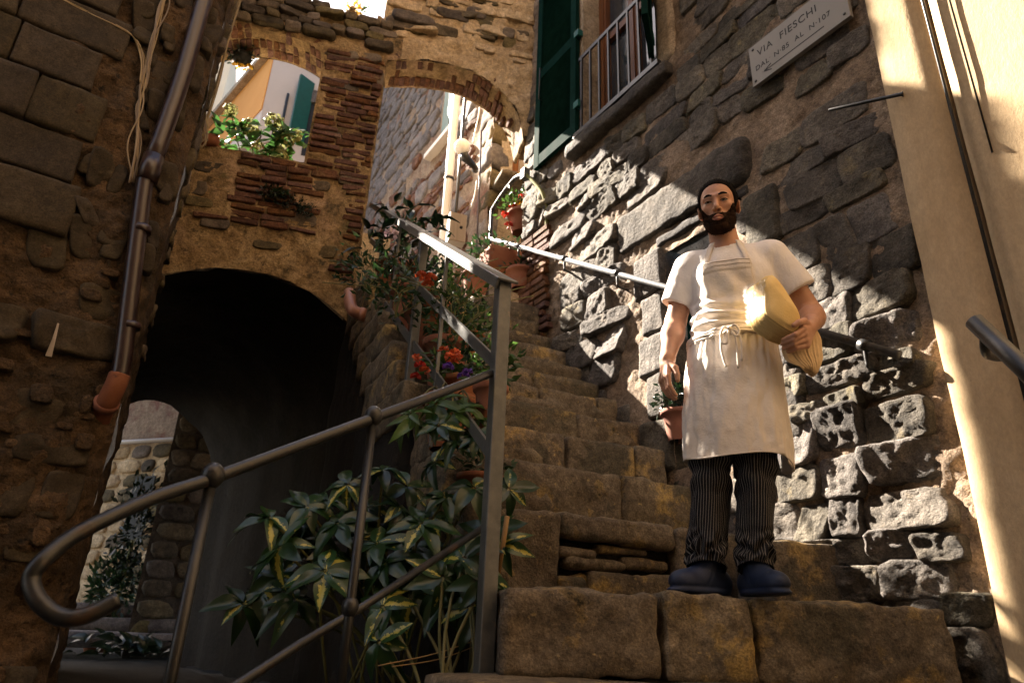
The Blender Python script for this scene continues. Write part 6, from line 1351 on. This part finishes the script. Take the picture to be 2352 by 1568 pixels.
# ---------------------------------------------------------------- the yellow paper bundles in his arm
ex_ = np.array([math.cos(MAZ), -math.sin(MAZ), 0]); ey_ = np.array([math.sin(MAZ), math.cos(MAZ), 0]); P0 = np.array(man.location)
def ml(q): q = np.asarray(q, float); return P0 + MAN_S * (q[..., [0]] * ex_ + q[..., [1]] * ey_ + q[..., [2]] * Z3)
def ring(poly, n=60, rounds=14):
    P = np.asarray(poly, float); nx = np.roll(P, -1, 0); sl = np.linalg.norm(nx - P, axis=1); cum = np.r_[0, np.cumsum(sl)]; t = np.linspace(0, cum[-1], n, endpoint=False); j = np.searchsorted(cum, t, side='right') - 1; f = ((t - cum[j]) / sl[j])[:, None]; r = P[j] * (1 - f) + nx[j] * f
    for _ in range(rounds): r = r * .5 + (np.roll(r, 1, 0) + np.roll(r, -1, 0)) * .25
    return r
def paper_stack(t, Fp, Bp, n, jit, seed, bulge=.012, cover=.012):
    """one thick folded stack: a loft whose flanks are ridged by the edges of the sheets"""
    A0, A1 = ring(Fp, 96), ring(Bp, 96); N = len(A0); u = norm(A0.mean(0) - A1.mean(0)); V = []; rq = np.random.default_rng(seed); K_ = n * 3; rj = 0.0
    V += [A0.mean(0) + (A0 - A0.mean(0)) * q + u * bulge * (1 - q * q) for q in (.02, .3, .55, .75, .88)]
    for k in range(K_ + 1):
        a = k / K_; R0 = A0 * (1 - a) + A1 * a; c = R0.mean(0); e = .06 * math.exp(-a / .05) + .06 * math.exp(-(1 - a) / .05); rdg = (-.055, .030, .018)[k % 3] * (1 + rq.normal() * .45) + (rj if k % 3 else 0); rj = rq.normal() * .008 if k % 3 == 0 else rj
        wob = fbm(np.stack([np.cos(np.arange(N) / N * 2 * math.pi) * 1.5, np.sin(np.arange(N) / N * 2 * math.pi) * 1.5, np.full(N, a * 5)], 1), 1.5, 3, seed)[:, None]
        V.append(c + (R0 - c) * (1 - e + rdg + wob * jit * 3) + u * wob * .004)
    V += [A1.mean(0) + (A1 - A1.mean(0)) * q for q in (.85, .5, .02)]
    m_ = len(V); V = np.concatenate(V); F = [(i * N + j, i * N + (j + 1) % N, (i + 1) * N + (j + 1) % N, (i + 1) * N + j) for i in range(m_ - 1) for j in range(N)]
    mk('paper_stack', ml(V), F, M['paper'], t)
t = thing('paper_bundle', 'yellow paper bundle in clear plastic held under the arm of the man', 'paper bundle', ml(np.array([.25, -.2, .9])))
Fp = [(.231, -.245, 1.092), (.262, -.205, 1.140), (.300, -.190, 1.075), (.345, -.190, .960), (.340, -.190, .905), (.326, -.200, .872), (.262, -.245, .905), (.216, -.262, .940)]
Bp = [(.160, -.180, 1.088), (.205, -.120, 1.128), (.240, -.105, 1.075), (.290, -.105, .955), (.296, -.110, .900), (.285, -.120, .858), (.215, -.180, .868), (.160, -.195, .915)]
paper_stack(t, Fp, Bp, 11, .006, 5, bulge=.024)
g_ = 16; U_, V_ = np.meshgrid(np.linspace(0, 1, g_), np.linspace(0, 1, g_)); U_ = U_.ravel()[:, None]; V_ = V_.ravel()[:, None]
c00, c10, c11, c01 = [np.array(q) for q in ((.150, -.195, .925), (.212, -.272, .945), (.228, -.258, 1.092), (.152, -.195, 1.090))]
Pf = (1 - V_) * ((1 - U_) * c00 + U_ * c10) + V_ * ((1 - U_) * c01 + U_ * c11); Pf[:, 0] -= .006 * np.sin(U_ * math.pi)[:, 0]; Pf += np.stack([fbm(Pf, 50, 3, 1), fbm(Pf, 50, 3, 2), fbm(Pf, 50, 3, 3)], 1) * .008
I = np.arange(g_ * g_).reshape(g_, g_); mk('plastic_wrap', ml(Pf), np.stack([I[:-1, :-1], I[:-1, 1:], I[1:, 1:], I[1:, :-1]], -1).reshape(-1, 4), M['film'], t)
t = thing('paper_bundle', 'lower yellow paper bundle hanging below the hand of the man', 'paper bundle', ml(np.array([.34, -.1, .8])))
Fp = [(.268, -.155, .872), (.262, -.165, .82), (.275, -.160, .785), (.330, -.150, .765), (.352, -.08, .765), (.350, -.06, .86), (.33, -.07, .90)]
Bp = [(.405, -.105, .945), (.420, -.105, .90), (.412, -.105, .80), (.382, -.115, .742), (.362, -.09, .742), (.400, -.03, .82), (.410, -.02, .92)]
paper_stack(t, Fp, Bp, 12, .010, 9, bulge=.012)
